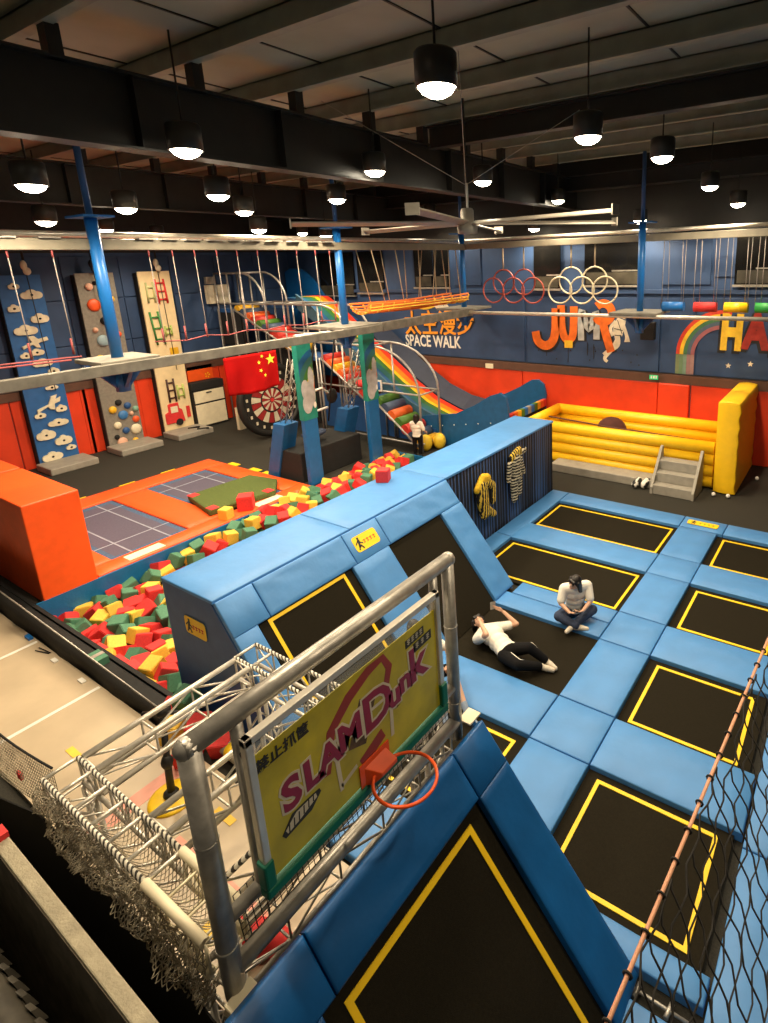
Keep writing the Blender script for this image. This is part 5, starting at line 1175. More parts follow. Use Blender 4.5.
# ================================================================== PLAY STRUCTURE in the far left corner
BARM = mat('grey structure tube', (.42, .40, .38, 1), .4, .5)
PU = mat('black net wall', (.008, .008, .010, 1), .9)
YF0, YF1 = 12.72, 13.62
rc = {'g': mat('green roller vinyl', (.06, .17, .02, 1), .5), 'b': mat('slate roller vinyl', (.05, .08, .15, 1), .5), 'o': mat('orange roller vinyl', (.72, .12, .02, 1), .45), 'r': mat('red roller vinyl', (.55, .03, .02, 1), .5), 'y': mat('gold roller vinyl', (.72, .40, .02, 1), .45), 'w': GREYV}
def flight(label, x0, z0, x1, z1, seq):
    t = thing('roller_ramp', label, 'climbing ramp', ((x0 + x1) / 2, YF0, min(z0, z1)), 'padded roller ramps of the play structure')
    n = len(seq); d = Vector((x1 - x0, 0, z1 - z0))
    for i, c in enumerate(seq):
        p = Vector((x0, 0, z0)) + d * (i + .5) / n; r_ = d.length / n * .5
        bm = NB(); tube(bm, [(p.x, YF0 + .03, p.z + .06), (p.x, YF1 - .03, p.z + .06)], r_ * .98, 14); obj('roller', bm, rc[c], t)
    bm = NB()
    for y in (YF0, YF1): tube(bm, [(x0, y, z0), (x1, y, z1)], .035, 8)
    obj('side_tube', bm, BARM, t)
flight('lowest padded roller ramp of the play structure, beside the standing person', -10.95, .05, -12.75, 1.42, 'ybrgobg')
flight('middle padded roller ramp of the play structure, between the printed pillars', -13.2, 1.42, -15.0, 2.6, 'rwwroyorb'[:8])
flight('upper padded roller ramp of the play structure, under the topmost arch', -16.2, 2.7, -19.3, 4.1, 'yyrrrbgroby')
def arch(label, xa, xc, ztop, xe, ze, zfoot):
    t = thing('arched_rail', label, 'rail', (xe, YF0, zfoot), 'arched rails of the play structure')
    for y in (YF0, YF1):
        pts = [(xa, y, ztop), (xc, y, ztop)] + [(xc + (xe - xc) * math.sin(k * PI / 16), y, ze + (ztop - ze) * math.cos(k * PI / 16)) for k in range(1, 9)] + [(xe, y, zfoot)]
        obj('bent_tube', tube(NB(), pts, .035, 8), BARM, t)
    bm = NB()
    for x in (xa, (xa + xc) / 2, xc):
        for y in (YF0, YF1): tube(bm, [(x, y, ztop), (x, y, zfoot)], .03, 8)
        tube(bm, [(x, YF0, ztop), (x, YF1, ztop)], .03, 8)
    tube(bm, [(xe, YF0, ze), (xe, YF1, ze)], .03, 8)
    for y in (YF0, YF1): tube(bm, [(xa, y, ze), (xe, y, ze)], .03, 8)
    obj('post_set', bm, BARM, t)
arch('lowest arched rail, ending by the standing person', -15.2, -12.7, 3.12, -10.9, 1.75, 0.0)
arch('middle arched rail of the play structure, above the printed pillars', -18.2, -14.9, 4.32, -13.6, 3.4, 1.4)
arch('topmost arched rail of the play structure in the far left corner', -20.2, -18.7, 5.36, -17.5, 4.3, 2.7)
def platform(label, x0, x1, z, y0=YF0, y1=YF1):
    t = thing('play_platform', label, 'platform', ((x0 + x1) / 2, y0, z), 'platforms of the play structure')
    obj('deck', B(x0, x1, y0, y1, z - .12, z), NAVYV, t); bm = NB()
    for x in (x0 + .05, x1 - .05):
        for y in (y0, y1): tube(bm, [(x, y, -.05), (x, y, z)], .03, 8)
    obj('leg_set', bm, BARM, t)
platform('low platform above the lowest roller ramp', -13.2, -12.75, 1.42); platform('middle platform above the middle roller ramp', -16.2, -15.0, 2.62); platform('top platform of the play structure by the left wall', -20.3, -19.3, 4.1)
platform('high slide platform behind the top roller ramp', -19.2, -17.4, 4.2, 13.8, 15.6)
single('net_wall', B(-20.3, -16.4, YF1 + .02, YF1 + .06, 0, 2.6), PU, 'long black net wall behind the upper roller ramp of the play structure', 'net wall')
single('net_wall', B(-20.2, -19.0, 12.74, 12.78, 2.8, 4.05), PU, 'small black net wall under the top platform by the left wall', 'net wall')
bm = NB(); prism(bm, [(-16.2, -.05), (-11.1, -.05), (-11.1, .45), (-12.8, .5), (-12.9, 1.2), (-16.2, 1.2)], XZ, YF1 + .03, YF1 + .08); single('safety_padding', bm, NAVYV, 'dark blue padded panel at the base of the play structure', 'panel')
bm = NB(); tube(bm, [(-13.6, 12.7, .25), (-10.95, 12.7, .22)], .03, 8); tube(bm, [(-10.92, 12.72, .22), (-10.92, 13.62, .22)], .03, 8); tube(bm, [(-12.6, 12.7, -.05), (-12.6, 12.7, 1.4)], .035, 8); single('base_rail', bm, BARM, 'grey tube rail around the foot of the lowest roller ramp', 'rail')
for x, y, s in ((-11.0, 13.0, 'yellow padded ball left of the standing person'), (-10.75, 13.35, 'yellow padded ball right of the standing person')):
    single('padded_ball', blob(NB(), (x, y, .2), (.2, .2, .26), 16, 10), mat('gold vinyl', (.75, .50, .03, 1), .45), s, 'ball', 'yellow padded balls', loc=(x, y, 0), smooth=True)
t = thing('rules_sign', 'small blue and white sign on the rail beside the printed pillar', 'sign', (-12.7, 12.66, 1.9))
obj('sign_sheet', B(-13.0, -12.3, 12.64, 12.67, 1.75, 2.1), WHITE, t); bm = NB()
for k in range(3): box(bm, -12.95 + k * .21, -12.78 + k * .21, 12.63, 12.64, 1.80, 2.05)
obj('printed_blocks', bm, BPAINT, t); single('red_drum', tube(NB(), [(-13.3, 12.66, 1.92), (-13.02, 12.66, 1.92)], .12, 12), RED, 'small red drum beside the blue and white sign', 'drum')
# rainbow slide
SP = [(-17.9, 4.45), (-17.2, 4.42), (-16.5, 4.05), (-15.4, 3.22), (-14.3, 2.40), (-13.2, 1.62), (-12.2, 1.02), (-11.3, .70), (-10.3, .55), (-9.6, .62), (-9.0, .85), (-8.5, 1.15)]
t = thing('slide', 'long rainbow slide with a curved end, running down in the far left corner', 'slide', (-13, 14.9, 0))
bandm = [mat('slide blue', (.02, .09, .24, 1), .4), mat('slide teal', (.02, .12, .12, 1), .4), mat('slide green', (.04, .15, .03, 1), .4), mat('slide yellow', (.90, .55, .02, 1), .4), mat('slide orange', (.90, .22, .01, 1), .4), mat('slide red', (.80, .04, .015, 1), .4), mat('slide grey blue', (.024, .034, .068, 1), .5)]
edges = [13.85, 14.15, 14.4, 14.6, 14.75, 15.0, 15.25]
for k in range(6):
    bm = NB(); last = 9 if k < 6 else 12
    for (xa, za), (xb, zb) in zip(SP[:9], SP[1:9]):
        if k < 6 and xa > -10.4: continue
        hexa(bm, [(xa, edges[k], za - .1), (xb, edges[k], zb - .1), (xb, edges[k + 1], zb - .1), (xa, edges[k + 1], za - .1), (xa, edges[k], za), (xb, edges[k], zb), (xb, edges[k + 1], zb), (xa, edges[k + 1], za)])
    obj('slide_lane', bm, bandm[k], t, label=['blue', 'teal', 'green', 'yellow', 'orange', 'red'][k] + ' lane')
bm = NB()
for (xa, za), (xb, zb) in zip(SP[8:], SP[9:]): hexa(bm, [(xa, 13.78, za - .12), (xb, 13.78, zb - .12), (xb, 15.98, zb - .12), (xa, 15.98, za - .12), (xa, 13.78, za - .01), (xb, 13.78, zb - .01), (xb, 15.98, zb - .01), (xa, 15.98, za - .01)])
for (xa, za), (xb, zb) in zip(SP[3:8], SP[4:9]): hexa(bm, [(xa, 15.35, za - .1), (xb, 15.35, zb - .1), (xb, 15.98, zb + .25), (xa, 15.98, za + .25), (xa, 15.35, za), (xb, 15.35, zb), (xb, 15.98, zb + .35), (xa, 15.98, za + .35)])
obj('run_out', bm, bandm[6], t, label='grey blue curved run-out')
SB = mat('slide side blue', (.006, .085, .22, 1), .5, var=.12, bump=.2, bscale=4)
bm = NB(); up = [(-15.24, 2.45), (-15.14, 2.0), (-14.58, 1.55), (-13.19, 1.12), (-11.64, .86), (-10.6, .98), (-10.0, 1.2), (-9.39, 1.50), (-8.95, 1.77), (-8.7, 1.80), (-8.5, 1.66), (-8.42, 1.32), (-8.45, 1.05)]
prism(bm, up + [(-8.45, .3), (-15.24, .3)], XZ, 15.98, 16.06); obj('back_side', bm, SB, t, label='blue back side panel')
bm = NB(); prism(bm, [(-12.4, .55), (-11.56, .83), (-10.36, 1.02), (-9.6, 1.38), (-9.06, 1.71), (-8.71, 1.83), (-8.52, 1.71), (-8.45, 1.4), (-8.45, -.05), (-12.4, -.05)], XZ, 13.68, 13.78); obj('front_side', bm, SB, t, label='blue front side panel')
bm = NB()
for i in range(7): blob(bm, (-11.3 + i * .45, 13.67, .52 + i * .075), (.02, .01, .02), 8, 6)
obj('rivet', bm, WHITE, t)
bm = NB(); lipc = ['o', 'y', 'g', 'b', 'w', 'b', 'g', 'y', 'o', 'r']
for k, c in enumerate(['r', 'o', 'y', 'g', 'b', 'w', 'b', 'g', 'y', 'o', 'r']):
    ya = 13.78 + k * .2; obj('end_lip', box(NB(), -8.52, -8.40, ya, ya + .2, .98, 1.2), rc[c] if c != 'b' else BPAINT, t, label='coloured end lip segment')
obj('end_wall', B(-8.5, -8.44, 13.78, 15.98, -.05, .98), BLK, t)
bm = NB(); prism(bm, [(-20.3, 4.1), (-20.3, 5.3), (-19.98, 5.46), (-19.3, 5.42), (-18.9, 5.2), (-18.55, 4.9), (-18.2, 4.5), (-17.6, 4.0), (-16.4, 3.5), (-16.4, 1.2), (-20.3, 1.2)], XZ, 15.86, 15.94); obj('top_wall', bm, BLUE2, t, label='high blue back wall of the slide')
bm = NB(); 
for (xa, za), (xb, zb) in zip(SP[1:8], SP[2:9]): hexa(bm, [(xa, 13.78, za - .35), (xb, 13.78, zb - .35), (xb, 13.85, zb - .35), (xa, 13.85, za - .35), (xa, 13.78, za + .16), (xb, 13.78, zb + .16), (xb, 13.85, zb + .16), (xa, 13.85, za + .16)])
obj('side_kerb', bm, mat('slide kerb', (.05, .13, .20, 1), .45), t)
bm = NB()
for x, z in ((-17, 4.2), (-15, 2.7), (-13.5, 1.7)):
    for y in (13.85, 15.3): tube(bm, [(x, y, -.05), (x, y, z)], .04, 8)
obj('support', bm, BARM, t)
t = thing('wall_screen', 'pale square board on the left wall behind the topmost arch', 'board', (-20.3, 12.9, 4.3)); obj('board_sheet', B(-20.33, -20.27, 12.36, 13.3, 4.30, 4.96), WPR, t); obj('top_box', B(-20.33, -20.2, 12.4, 12.75, 5.0, 5.25), GREYV, t)
# printed pillars with leaning truss legs, and the black stage
TEALP = TEAL; CLD = mat('cloud print', (.42, .42, .43, 1), .6, var=.2, scale=6)
def pillar(label, x, y, w_, zt, zb, leanlab):
    t = thing('printed_pillar', label, 'pillar', (x, y, -.06), 'printed pillars by the foam pit')
    obj('blue_wrap', B(x + .0, x + .15, y - w_ / 2, y + w_ / 2, -.06, zb), BLUE2 if 0 else mat('pillar blue', (.008, .11, .32, 1), .45, var=.1, bump=.15), t, bev=.02)
    up_ = obj('printed_wrap', B(x - .01, x + .16, y - w_ / 2 - .01, y + w_ / 2 + .01, zb, zt), TEALP, t, label='teal printed wrap')
    xf = x + .16
    for k, c in enumerate(('slide side blue', 'slide teal', 'slide green', 'slide yellow', 'orange hold')):
        bm = NB(); r0, r1 = .80 - .13 * k, .80 - .13 * (k + 1); cy_, cz_ = y + w_ / 2 + .16, zt - 1.30
        pts = [(cy_ + r * math.cos(a), cz_ + r * 1.35 * math.sin(a)) for r, rng in ((r0, range(0, 9)), (r1, range(8, -1, -1))) for a in [PI / 2 + (PI / 2) * i / 8 for i in rng]]
        prism(bm, [(min(y + w_ / 2, max(y - w_ / 2, p[0])), p[1]) for p in pts], YZ, xf, xf + .004); obj('rainbow_print', bm, MATS[c], up_)
    bm = NB()
    for dy, z, a, b in ((-.08, zt - 1.25, .15, .26), (.12, zt - .98, .10, .3), (.08, zt - 1.40, .16, .30), (-.06, zt - 1.62, .16, .25), (.02, zt - 1.3, .18, .25)):
        a = min(a, w_ / 2 - abs(dy)); prism(bm, [(y + dy + a * math.cos(2 * PI * k / 14), z + b * math.sin(2 * PI * k / 14)) for k in range(14)], YZ, xf + .003, xf + .007 + .0004 * len(bm.verts) * .01)
    obj('cloud_print', bm, CLD, up_); bm = NB(); blob(bm, (xf + .005, y + .16, zb + .35), (.004, .05, .09), 10, 6); obj('pale_dot', bm, WHITE, up_)
    # leaning leg
    a = Vector((x - 1.45, y + .03, 0)); b = Vector((x - .30, y + .03, zt - .5)); d = b - a
    l = thing('leaning_leg', leanlab, 'truss leg', tuple(a), 'leaning truss legs')
    p1 = a + d * .46; bm = NB(); s = .23
    hexa(bm, [a + Vector((-s, -s, -.06)), a + Vector((s, -s, -.06)), a + Vector((s, s, -.06)), a + Vector((-s, s, -.06)), p1 + Vector((-s, -s, 0)), p1 + Vector((s, -s, 0)), p1 + Vector((s, s, 0)), p1 + Vector((-s, s, 0))]); obj('blue_padding', bm, MATS['pillar blue'], l, bev=.02)
    bm = NB(); q_ = .1
    cs = [Vector((q_ * i, q_ * j, 0)) for i, j in ((-1, -1), (1, -1), (1, 1), (-1, 1))]
    for c in cs: tube(bm, [p1 + c, b + c], .013, 6)
    for k in range(7):
        u0 = p1 + (b - p1) * k / 7; u1 = p1 + (b - p1) * (k + 1) / 7
        for i in range(4): tube(bm, [u0 + cs[i], u1 + cs[(i + 1) % 4]], .007, 5)
    obj('truss_section', bm, GALV, l, label='bare aluminium truss section')
pillar('printed pillar with rainbow and clouds at the near end of the black stage', -11.95, 9.50, .42, 3.75, 1.72, 'leaning blue-padded truss leg at the near printed pillar')
pillar('printed pillar with rainbow and clouds at the far end of the black stage', -11.75, 11.55, .42, 3.7, 1.8, 'leaning truss leg behind the far printed pillar')
single('pillar_cross_beam', tube(NB(), [(-11.95, 9.4, 3.82), (-11.8, 11.6, 3.77)], .07, 10), ALU, 'white tube joining the tops of the two printed pillars', 'tube')
single('black_stage', B(-13.5, -12.2, 9.35, 11.5, -.06, .76), BLK, 'black padded stage between the printed pillars', 'stage', loc=(-12.9, 10.4, 0), bev=.03)
t = thing('ride_swing', 'small red and white tube seat hanging on black ropes above the black stage', 'swing', (-12.6, 10.4, 2.3))
WT = WHITE
bm = NB(); tube(bm, [(-12.6, 9.9, 1.62), (-12.6, 9.95, 2.0), (-12.6, 10.15, 2.2), (-12.6, 10.7, 2.22)], .03, 8); obj('red_tube', bm, ROPER, t)
bm = NB(); tube(bm, [(-12.6, 10.1, 2.18), (-12.6, 10.6, 2.24), (-12.6, 10.9, 2.0)], .035, 8); tube(bm, [(-12.6, 9.95, 1.62), (-12.6, 10.75, 1.66)], .035, 8); obj('white_tube', bm, WT, t)
bm = NB(); blob(bm, (-12.6, 10.95, 1.95), (.06, .2, .22), 12, 8); obj('black_wheel', bm, BLKP, t)
for y in (9.95, 10.65): obj('rope', tube(NB(), [(-11.9, y, 3.80), (-12.5, y, 1.3)], .022, 6), BLK, t)
bm = NB(); blob(bm, (-12.75, 10.3, 1.0), (.25, .4, .1), 14, 8); obj('foot_pad', bm, DENIM, t)
t = thing('hanging_tag', 'small yellow tag with a black line hanging left of the ropes', 'tag', (-12.2, 9.92, 2.5)); obj('tag_sheet', hexa(NB(), [(-12.2, 9.85, 2.30), (-12.19, 9.85, 2.30), (-12.19, 10.0, 2.34), (-12.2, 10.0, 2.34), (-12.2, 9.92, 2.68), (-12.19, 9.92, 2.68), (-12.19, 10.07, 2.72), (-12.2, 10.07, 2.72)]), TAPE, t); obj('line', tube(NB(), [(-12.2, 10.0, 2.7), (-11.9, 10.0, 3.8)], .006, 5), BLK, t)
# ================================================================== INFLATABLE
t = thing('bouncy_castle', 'yellow inflatable pit with ribbed low walls and one tall end wall', 'inflatable', (-5.2, 15, 0))
def wall_tubes(name, a, b, n, r, z0=-.02, squash=1.0):
    bm = NB()
    for k in range(n): tube(bm, [Vector(a) + Vector((0, 0, z0 + r * .92 * (2 * k + 1))), Vector(b) + Vector((0, 0, z0 + r * .92 * (2 * k + 1)))], r, 16)
    return obj(name, bm, YEL, t, smooth=False)
IY0, IY1, IX0, IX1 = 13.95, 15.85, -7.9, -2.75
wall_tubes('front_wall', (IX0, IY0, 0), (IX1, IY0, 0), 4, .155); wall_tubes('back_wall', (IX0, IY1, 0), (IX1, IY1, 0), 4, .155); wall_tubes('left_wall', (IX0, IY0, 0), (IX0, IY1, 0), 4, .155)
bm = NB(); nx, ny, nzz = 2, 10, 12
box(bm, -2.70, -2.20, 13.72, 16.1, -.03, 2.18); bmesh.ops.subdivide_edges(bm, edges=bm.edges[:], cuts=11, use_grid_fill=True)
for v in bm.verts:
    if v.co.x > -2.21: v.co.x += .02 * math.cos((v.co.z) * 2 * PI / .40)
    if v.co.z > 2.1: v.co.z += .05 * (1 - ((v.co.x + 2.45) / .26) ** 2)
    if v.co.y < 13.75: v.co.y -= .06 * max(0, 1 - ((v.co.x + 2.42) / .3) ** 2)
o = obj('tall_end_wall', bm, YEL, t, smooth=True); md = o.modifiers.new('bevel', 'BEVEL'); md.width = .06; md.segments = 3; md.limit_method = 'ANGLE'; md.angle_limit = .9
obj('inflated_floor', B(IX0, IX1, IY0, IY1, -.03, .35), mat('amber vinyl', (.60, .33, .02, 1), .5), t)
bm = NB(); blob(bm, (-5.8, 15.0, .80), (.42, .36, .34), 20, 12); single('bull_ride', bm, mat('dark red brown plush', (.07, .02, .014, 1), .9), 'dark round back of the ride inside the yellow inflatable', 'ride', loc=(-5.9, 14.9, .5), smooth=True)
single('rope', tube(NB(), [(-7.6, 14.6, 1.05), (-5.8, 14.5, 1.0), (-3.2, 14.4, .98)], .022, 6), mat('dark cord', (.10, .04, .03, 1), .8), 'dark cord lying across the inside of the yellow inflatable', 'cord')
single('soft_step', B(-6.85, -4.05, 13.22, 13.74, -.06, .16), GREYV, 'low grey soft step along the foot of the inflatable', 'step', loc=(-5.4, 13.5, 0), bev=.02)
t = thing('soft_stairs', 'grey soft stairs with two side walls leading up to the inflatable', 'stairs', (-3.5, 13.3, 0))
SX0, SX1 = -4.0, -2.95
for k in range(3): obj('step', B(SX0 + .06, SX1 - .06, 12.95 + k * .24, 13.74, -.06 + k * .24, .18 + k * .24), GREYV, t, bev=.015)
for x in (SX0, SX1 - .07): obj('side_wall', prism(NB(), [(12.92, -.06), (12.92, .12), (13.66, .95), (13.74, .95), (13.74, -.06)], YZ, x, x + .07), GREYV, t, bev=.01)
ZEB = stripes('black and white pattern', (.015, .015, .015, 1), (.75, .72, .66, 1), 'X', 6, .5, 6.0, .6)
t = thing('slippers', 'black and white patterned shoes left beside the grey stairs', 'shoes', (-4.3, 13.1, 0))
for dx, dy in ((-.12, 0), (.08, .06)):
    bm = NB(); chain(bm, [(-4.3 + dx, 13.08 + dy, .05), (-4.25 + dx, 13.22 + dy, .12)], [.09, .08]); obj('shoe', bm, ZEB, t, smooth=True)
for x, y, s in ((-2.62, 13.45, 'small white clip at the front corner of the inflatable'), (-2.3, 13.5, 'small white knot at the front corner of the tall end wall'), (-1.9, 15.0, 'small white strap end beside the tall end wall')):
    single('strap_end', chain(NB(), [(x, y, 0), (x + .15, y + .03, 0)], [.03, .04]) or blob(NB(), (x, y, 0), .05), WHITE, s, 'strap', loc=(x, y, 0))
# ================================================================== MURALS AND SIGNS on the back wall
MY = BW - .055
def wallfn(x0, z0, rot=0, d=0):
    c_, s_ = math.cos(rot), math.sin(rot)
    return lambda u, v, t_: (x0 + u * c_ - v * s_, MY - .004 - d - t_, z0 + u * s_ + v * c_)
def brush(bm, pts, w_, d0=0.0, d1=.006, x0=0, z0=0, smooth=True):
    if smooth and len(pts) > 2:
        ww = list(w_) if isinstance(w_, (list, tuple)) else [w_] * len(pts); q2 = []; w2 = []
        for i in range(len(pts) - 1):
            p0 = pts[max(i - 1, 0)]; p1 = pts[i]; p2 = pts[i + 1]; p3 = pts[min(i + 2, len(pts) - 1)]
            for s_ in range(5):
                t_ = s_ / 5; q2.append(tuple(.5 * (2 * p1[c] + (p2[c] - p0[c]) * t_ + (2 * p0[c] - 5 * p1[c] + 4 * p2[c] - p3[c]) * t_ ** 2 + (3 * p1[c] - p0[c] - 3 * p2[c] + p3[c]) * t_ ** 3) for c in (0, 1))); w2.append(ww[i] * (1 - t_) + ww[i + 1] * t_)
        pts = q2 + [pts[-1]]; w_ = w2 + [ww[-1]]
    P = [Vector((p[0], 0, p[1])) for p in pts]; n = len(P); prev = None
    def wr(i): return w_[i] if isinstance(w_, (list, tuple)) else w_
    for i in range(n):
        d = (P[min(i + 1, n - 1)] - P[max(i - 1, 0)]).normalized(); nn = Vector((-d.z, 0, d.x)) * wr(i) / 2
        cur = (P[i] + nn, P[i] - nn)
        if prev:
            q_ = [prev[0], cur[0], cur[1], prev[1]]
            va = [bm.verts.new((x0 + p.x, MY - d0, z0 + p.z)) for p in q_]; vb = [bm.verts.new((x0 + p.x, MY - d1, z0 + p.z)) for p in q_]
            bm.faces.new(vb)
            for k in range(4): bm.faces.new((va[k], va[(k + 1) % 4], vb[(k + 1) % 4], vb[k]))
        prev = cur
OM = mat('mural orange', (.85, .16, .015, 1), .55, var=.25, scale=4); GM = mat('mural grey', (.45, .47, .47, 1), .6, var=.25, scale=5); YM = mat('mural yellow', (.80, .50, .03, 1), .55, var=.15); RM = mat('mural dark red', (.30, .02, .012, 1), .55, var=.25); BM_ = mat('mural black', (.012, .012, .015, 1), .6); CMU = mat('mural cream', (.70, .62, .48, 1), .6, var=.15)
JL = {'J': ([(-8.88, 3.32), (-8.80, 3.02), (-8.55, 2.88), (-8.30, 3.0), (-8.18, 3.35), (-8.16, 4.05)], .28, OM),
      'U': ([(-7.98, 4.15), (-7.95, 3.5), (-7.86, 3.18), (-7.72, 3.10), (-7.58, 3.25), (-7.55, 3.7), (-7.55, 4.12)], .25, OM),
      'M': ([(-7.30, 3.1), (-7.30, 4.0), (-7.05, 3.45), (-6.82, 3.95), (-6.80, 3.15)], .20, GM),
      'P': ([(-6.33, 2.80), (-6.50, 3.3), (-6.66, 3.85)], .25, OM)}
t = thing('wall_mural', 'painted JUMP lettering in orange and grey on the navy back wall', 'mural', (-7.6, MY, 3.5))
for k, (pts, w_, m_) in JL.items():
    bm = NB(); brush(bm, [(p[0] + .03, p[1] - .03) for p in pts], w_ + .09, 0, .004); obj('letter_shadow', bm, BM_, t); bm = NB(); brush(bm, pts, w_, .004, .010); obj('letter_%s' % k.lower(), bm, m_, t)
bm = NB(); pp = [(-6.62 + .27 * math.cos(a) + .02, 3.95 + .27 * math.sin(a)) for a in [2.4 - k * .42 for k in range(13)]]; brush(bm, pp, .24, .0045, .011); obj('letter_bowl', bm, OM, t)
bm = NB(); box(bm, -7.86, -7.58, MY - .013, MY - .01, 2.85, 3.08); obj('yellow_patch', bm, YM, t)
bm = NB()
for x, z, h_ in ((-8.5, 2.55, .35), (-7.75, 2.4, .5), (-6.9, 2.55, .45), (-7.1, 2.65, .4)): box(bm, x, x + .025, MY - .004, MY, z, z + h_)
for i in range(14): a = rnd.uniform(-8.9, -5.4); b = rnd.uniform(2.4, 2.9); box(bm, a, a + .04, MY - .004, MY, b, b + .04)
obj('paint_drips', bm, BM_, t)
t = thing('wall_mural', 'white SPACE WALK lettering painted on the navy back wall', 'mural', (-13.1, MY, 2.8))
obj('white_lettering', text_bm('SPACE WALK', .58, .003, wallfn(-13.1, 2.78, .01), bold=.012, squash=.72), WHITE, t)
t = thing('wall_mural', 'orange and black characters painted above the SPACE WALK lettering', 'mural', (-12.8, MY, 3.4))
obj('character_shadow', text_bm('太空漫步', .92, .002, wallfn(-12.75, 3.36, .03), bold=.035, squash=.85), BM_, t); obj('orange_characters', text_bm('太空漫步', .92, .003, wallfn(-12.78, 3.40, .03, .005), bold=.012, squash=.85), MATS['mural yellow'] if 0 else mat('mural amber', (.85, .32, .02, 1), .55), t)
bm = NB(); brush(bm, [(-13.9, 4.05), (-13.3, 4.0), (-12.9, 4.1)], .16, 0, .006); blobs = [(-12.75, 4.1, .16), (-12.4, 4.0, .12)]; obj('painted_creature', bm, YM, t)
bm = NB()
for x, z, r in blobs: prism(bm, [(r * math.cos(2 * PI * k / 14), r * math.sin(2 * PI * k / 14)) for k in range(14)], wallfn(x, z), 0, .006)
brush(bm, [(-12.6, 4.05), (-12.2, 3.85), (-11.9, 4.0)], .12, 0, .006); obj('painted_helmet', bm, CMU, t)
# astronaut figure
t = thing('wall_mural', 'painted astronaut in a cream suit right of the JUMP lettering', 'mural', (-6.2, MY, 3.2))
bm = NB(); prism(bm, [(.15 * math.cos(2 * PI * k / 16), .14 * math.sin(2 * PI * k / 16)) for k in range(16)], wallfn(-5.92, 3.92), 0, .006)
brush(bm, [(-6.02, 3.78), (-6.10, 3.55), (-6.14, 3.30)], [.26, .34, .28], 0, .005); brush(bm, [(-6.2, 3.72), (-6.36, 3.5), (-6.28, 3.28)], .10, .001, .007); brush(bm, [(-5.98, 3.62), (-5.86, 3.3), (-5.84, 3.12)], [.10, .10, .18], .001, .007)
brush(bm, [(-6.16, 3.32), (-6.14, 3.02), (-6.42, 2.82), (-6.56, 2.70)], [.17, .15, .13, .12], .001, .006); brush(bm, [(-6.12, 3.2), (-6.28, 2.92), (-6.52, 2.62), (-6.44, 2.5)], [.15, .13, .11, .09], .002, .008)
obj('suit', bm, CMU, t); bm = NB(); prism(bm, [(.09 * math.cos(2 * PI * k / 12), .07 * math.sin(2 * PI * k / 12)) for k in range(12)], wallfn(-5.88, 3.93), .006, .009); brush(bm, [(-6.25, 3.5), (-5.98, 3.45)], .02, .008, .010); brush(bm, [(-6.15, 3.75), (-6.0, 3.35)], .02, .008, .010); brush(bm, [(-6.22, 3.3), (-6.02, 3.3)], .025, .008, .010); obj('visor_and_seams', bm, BM_, t)
# rainbow and HA letters
t = thing('wall_mural', 'painted rainbow arch on the navy back wall below the red swing log', 'mural', (-3.8, MY, 3))
for k, c in enumerate((RM, YM, mat('mural green', (.06, .18, .08, 1), .6), mat('mural slate', (.08, .12, .18, 1), .6), mat('mural rose', (.35, .12, .14, 1), .6))):
    r = 1.18 - .1 * k; pts = [(-3.18 - r * math.cos(a), 2.86 + r * math.sin(a)) for a in [PI / 2 * j / 10 for j in range(12)]]
    bm = NB(); brush(bm, pts, .105, 0, .005 + k * .0005); obj('rainbow_band', bm, MATS['mural red bright'] if 0 else (mat('mural bright red', (.62, .05, .02, 1), .55) if k == 0 else c), t)
    bm = NB(); brush(bm, [(-3.18 - r, 2.3), (-3.18 - r, 2.87)], .105, 0, .004); obj('faded_band', bm, mat('mural faded %d' % k, [(.16, .20, .10, 1), (.13, .22, .12, 1), (.16, .26, .20, 1), (.30, .16, .17, 1), (.33, .20, .19, 1)][k], .6), t)
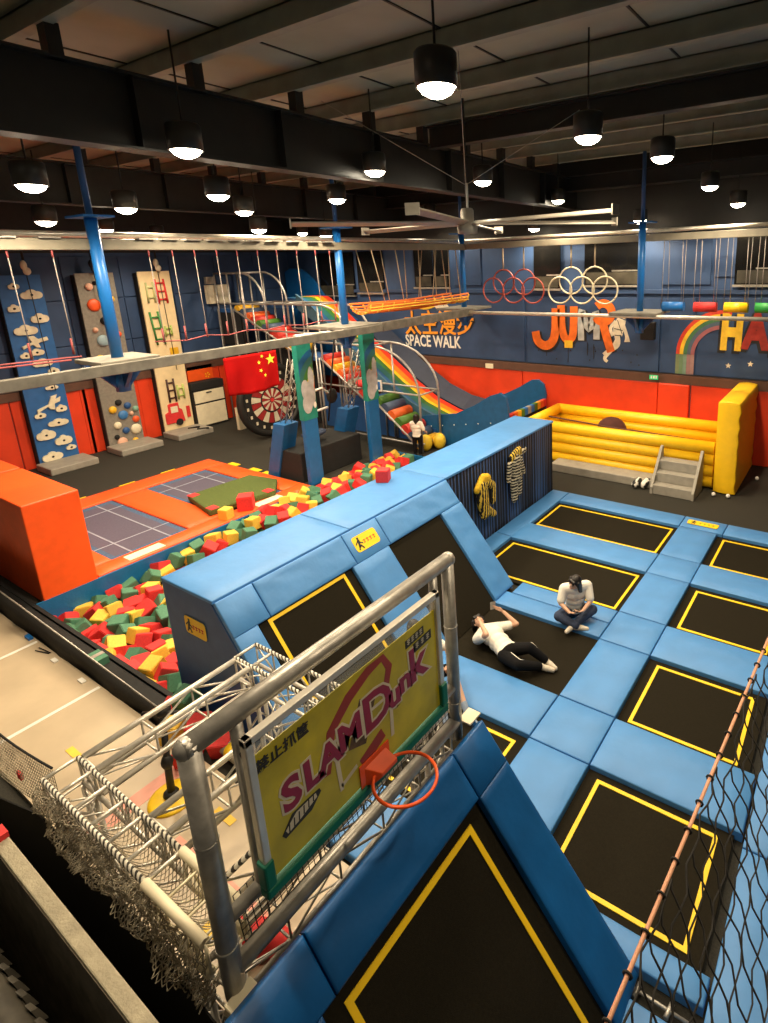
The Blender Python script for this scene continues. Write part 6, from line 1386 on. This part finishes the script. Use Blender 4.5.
t = thing('wall_mural', 'yellow and dark red block letters painted at the right edge of the back wall', 'mural', (-2.6, MY, 3.4))
def blockletters(s, x, z, sz, m_, nm, sq=1.0):
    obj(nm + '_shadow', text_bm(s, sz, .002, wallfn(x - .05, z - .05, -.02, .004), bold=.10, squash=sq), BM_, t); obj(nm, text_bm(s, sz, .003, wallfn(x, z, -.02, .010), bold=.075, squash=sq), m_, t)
blockletters('H', -2.97, 3.47, 1.22, YM, 'letter_h', .62); blockletters('A', -2.37, 3.52, 1.22, RM, 'letter_a', .70); blockletters('P', -1.78, 3.4, 1.2, YM, 'letter_third', .7)
bm = NB()
for x, z in ((-3.0, 2.62), (-2.45, 2.70)): prism(bm, [((.08 if k % 2 == 0 else .035) * math.sin(PI * k / 5), (.08 if k % 2 == 0 else .035) * math.cos(PI * k / 5)) for k in range(10)], wallfn(x, z), 0, .005)
obj('painted_star', bm, CMU, t)
EXG = mat('exit sign green', (.01, .40, .14, 1), .4, emit=1.2)
t = thing('exit_sign', 'small lit green exit sign above the orange wall padding', 'sign', (-4.93, BW - .28, 2.2)); obj('lit_panel', B(-5.06, -4.82, BW - .32, BW - .28, 2.13, 2.25), EXG, t)
bm = NB(); brush(bm, [(-5.02, 2.15), (-4.98, 2.20), (-5.0, 2.24)], .015, BW - MY - 0, .0); 
bm.free(); bm = NB()
for x in (-5.0, -4.93, -4.86): box(bm, x - .02, x + .02, BW - .325, BW - .32, 2.16, 2.235)
obj('white_pictogram', bm, WHITE, t)
single('wall_sign', B(-10.75, -10.45, BW - .2, BW - .17, 2.02, 2.18), CREAMP, 'tiny cream sign on the brown trim above the orange padding', 'sign')
single('wall_speaker', B(-5.35, -4.95, BW - .4, BW - .2, 3.25, 3.75), BLKP, 'black loudspeaker box below the rightmost platform', 'loudspeaker', bev=.02)
single('red_indicator', B(-9.5, -9.35, 11.0, 11.03, 6.42, 6.47), mat('red lamp', (1, .05, .02, 1), .4, emit=3), 'tiny red indicator lamp left of the fan hub', 'lamp')
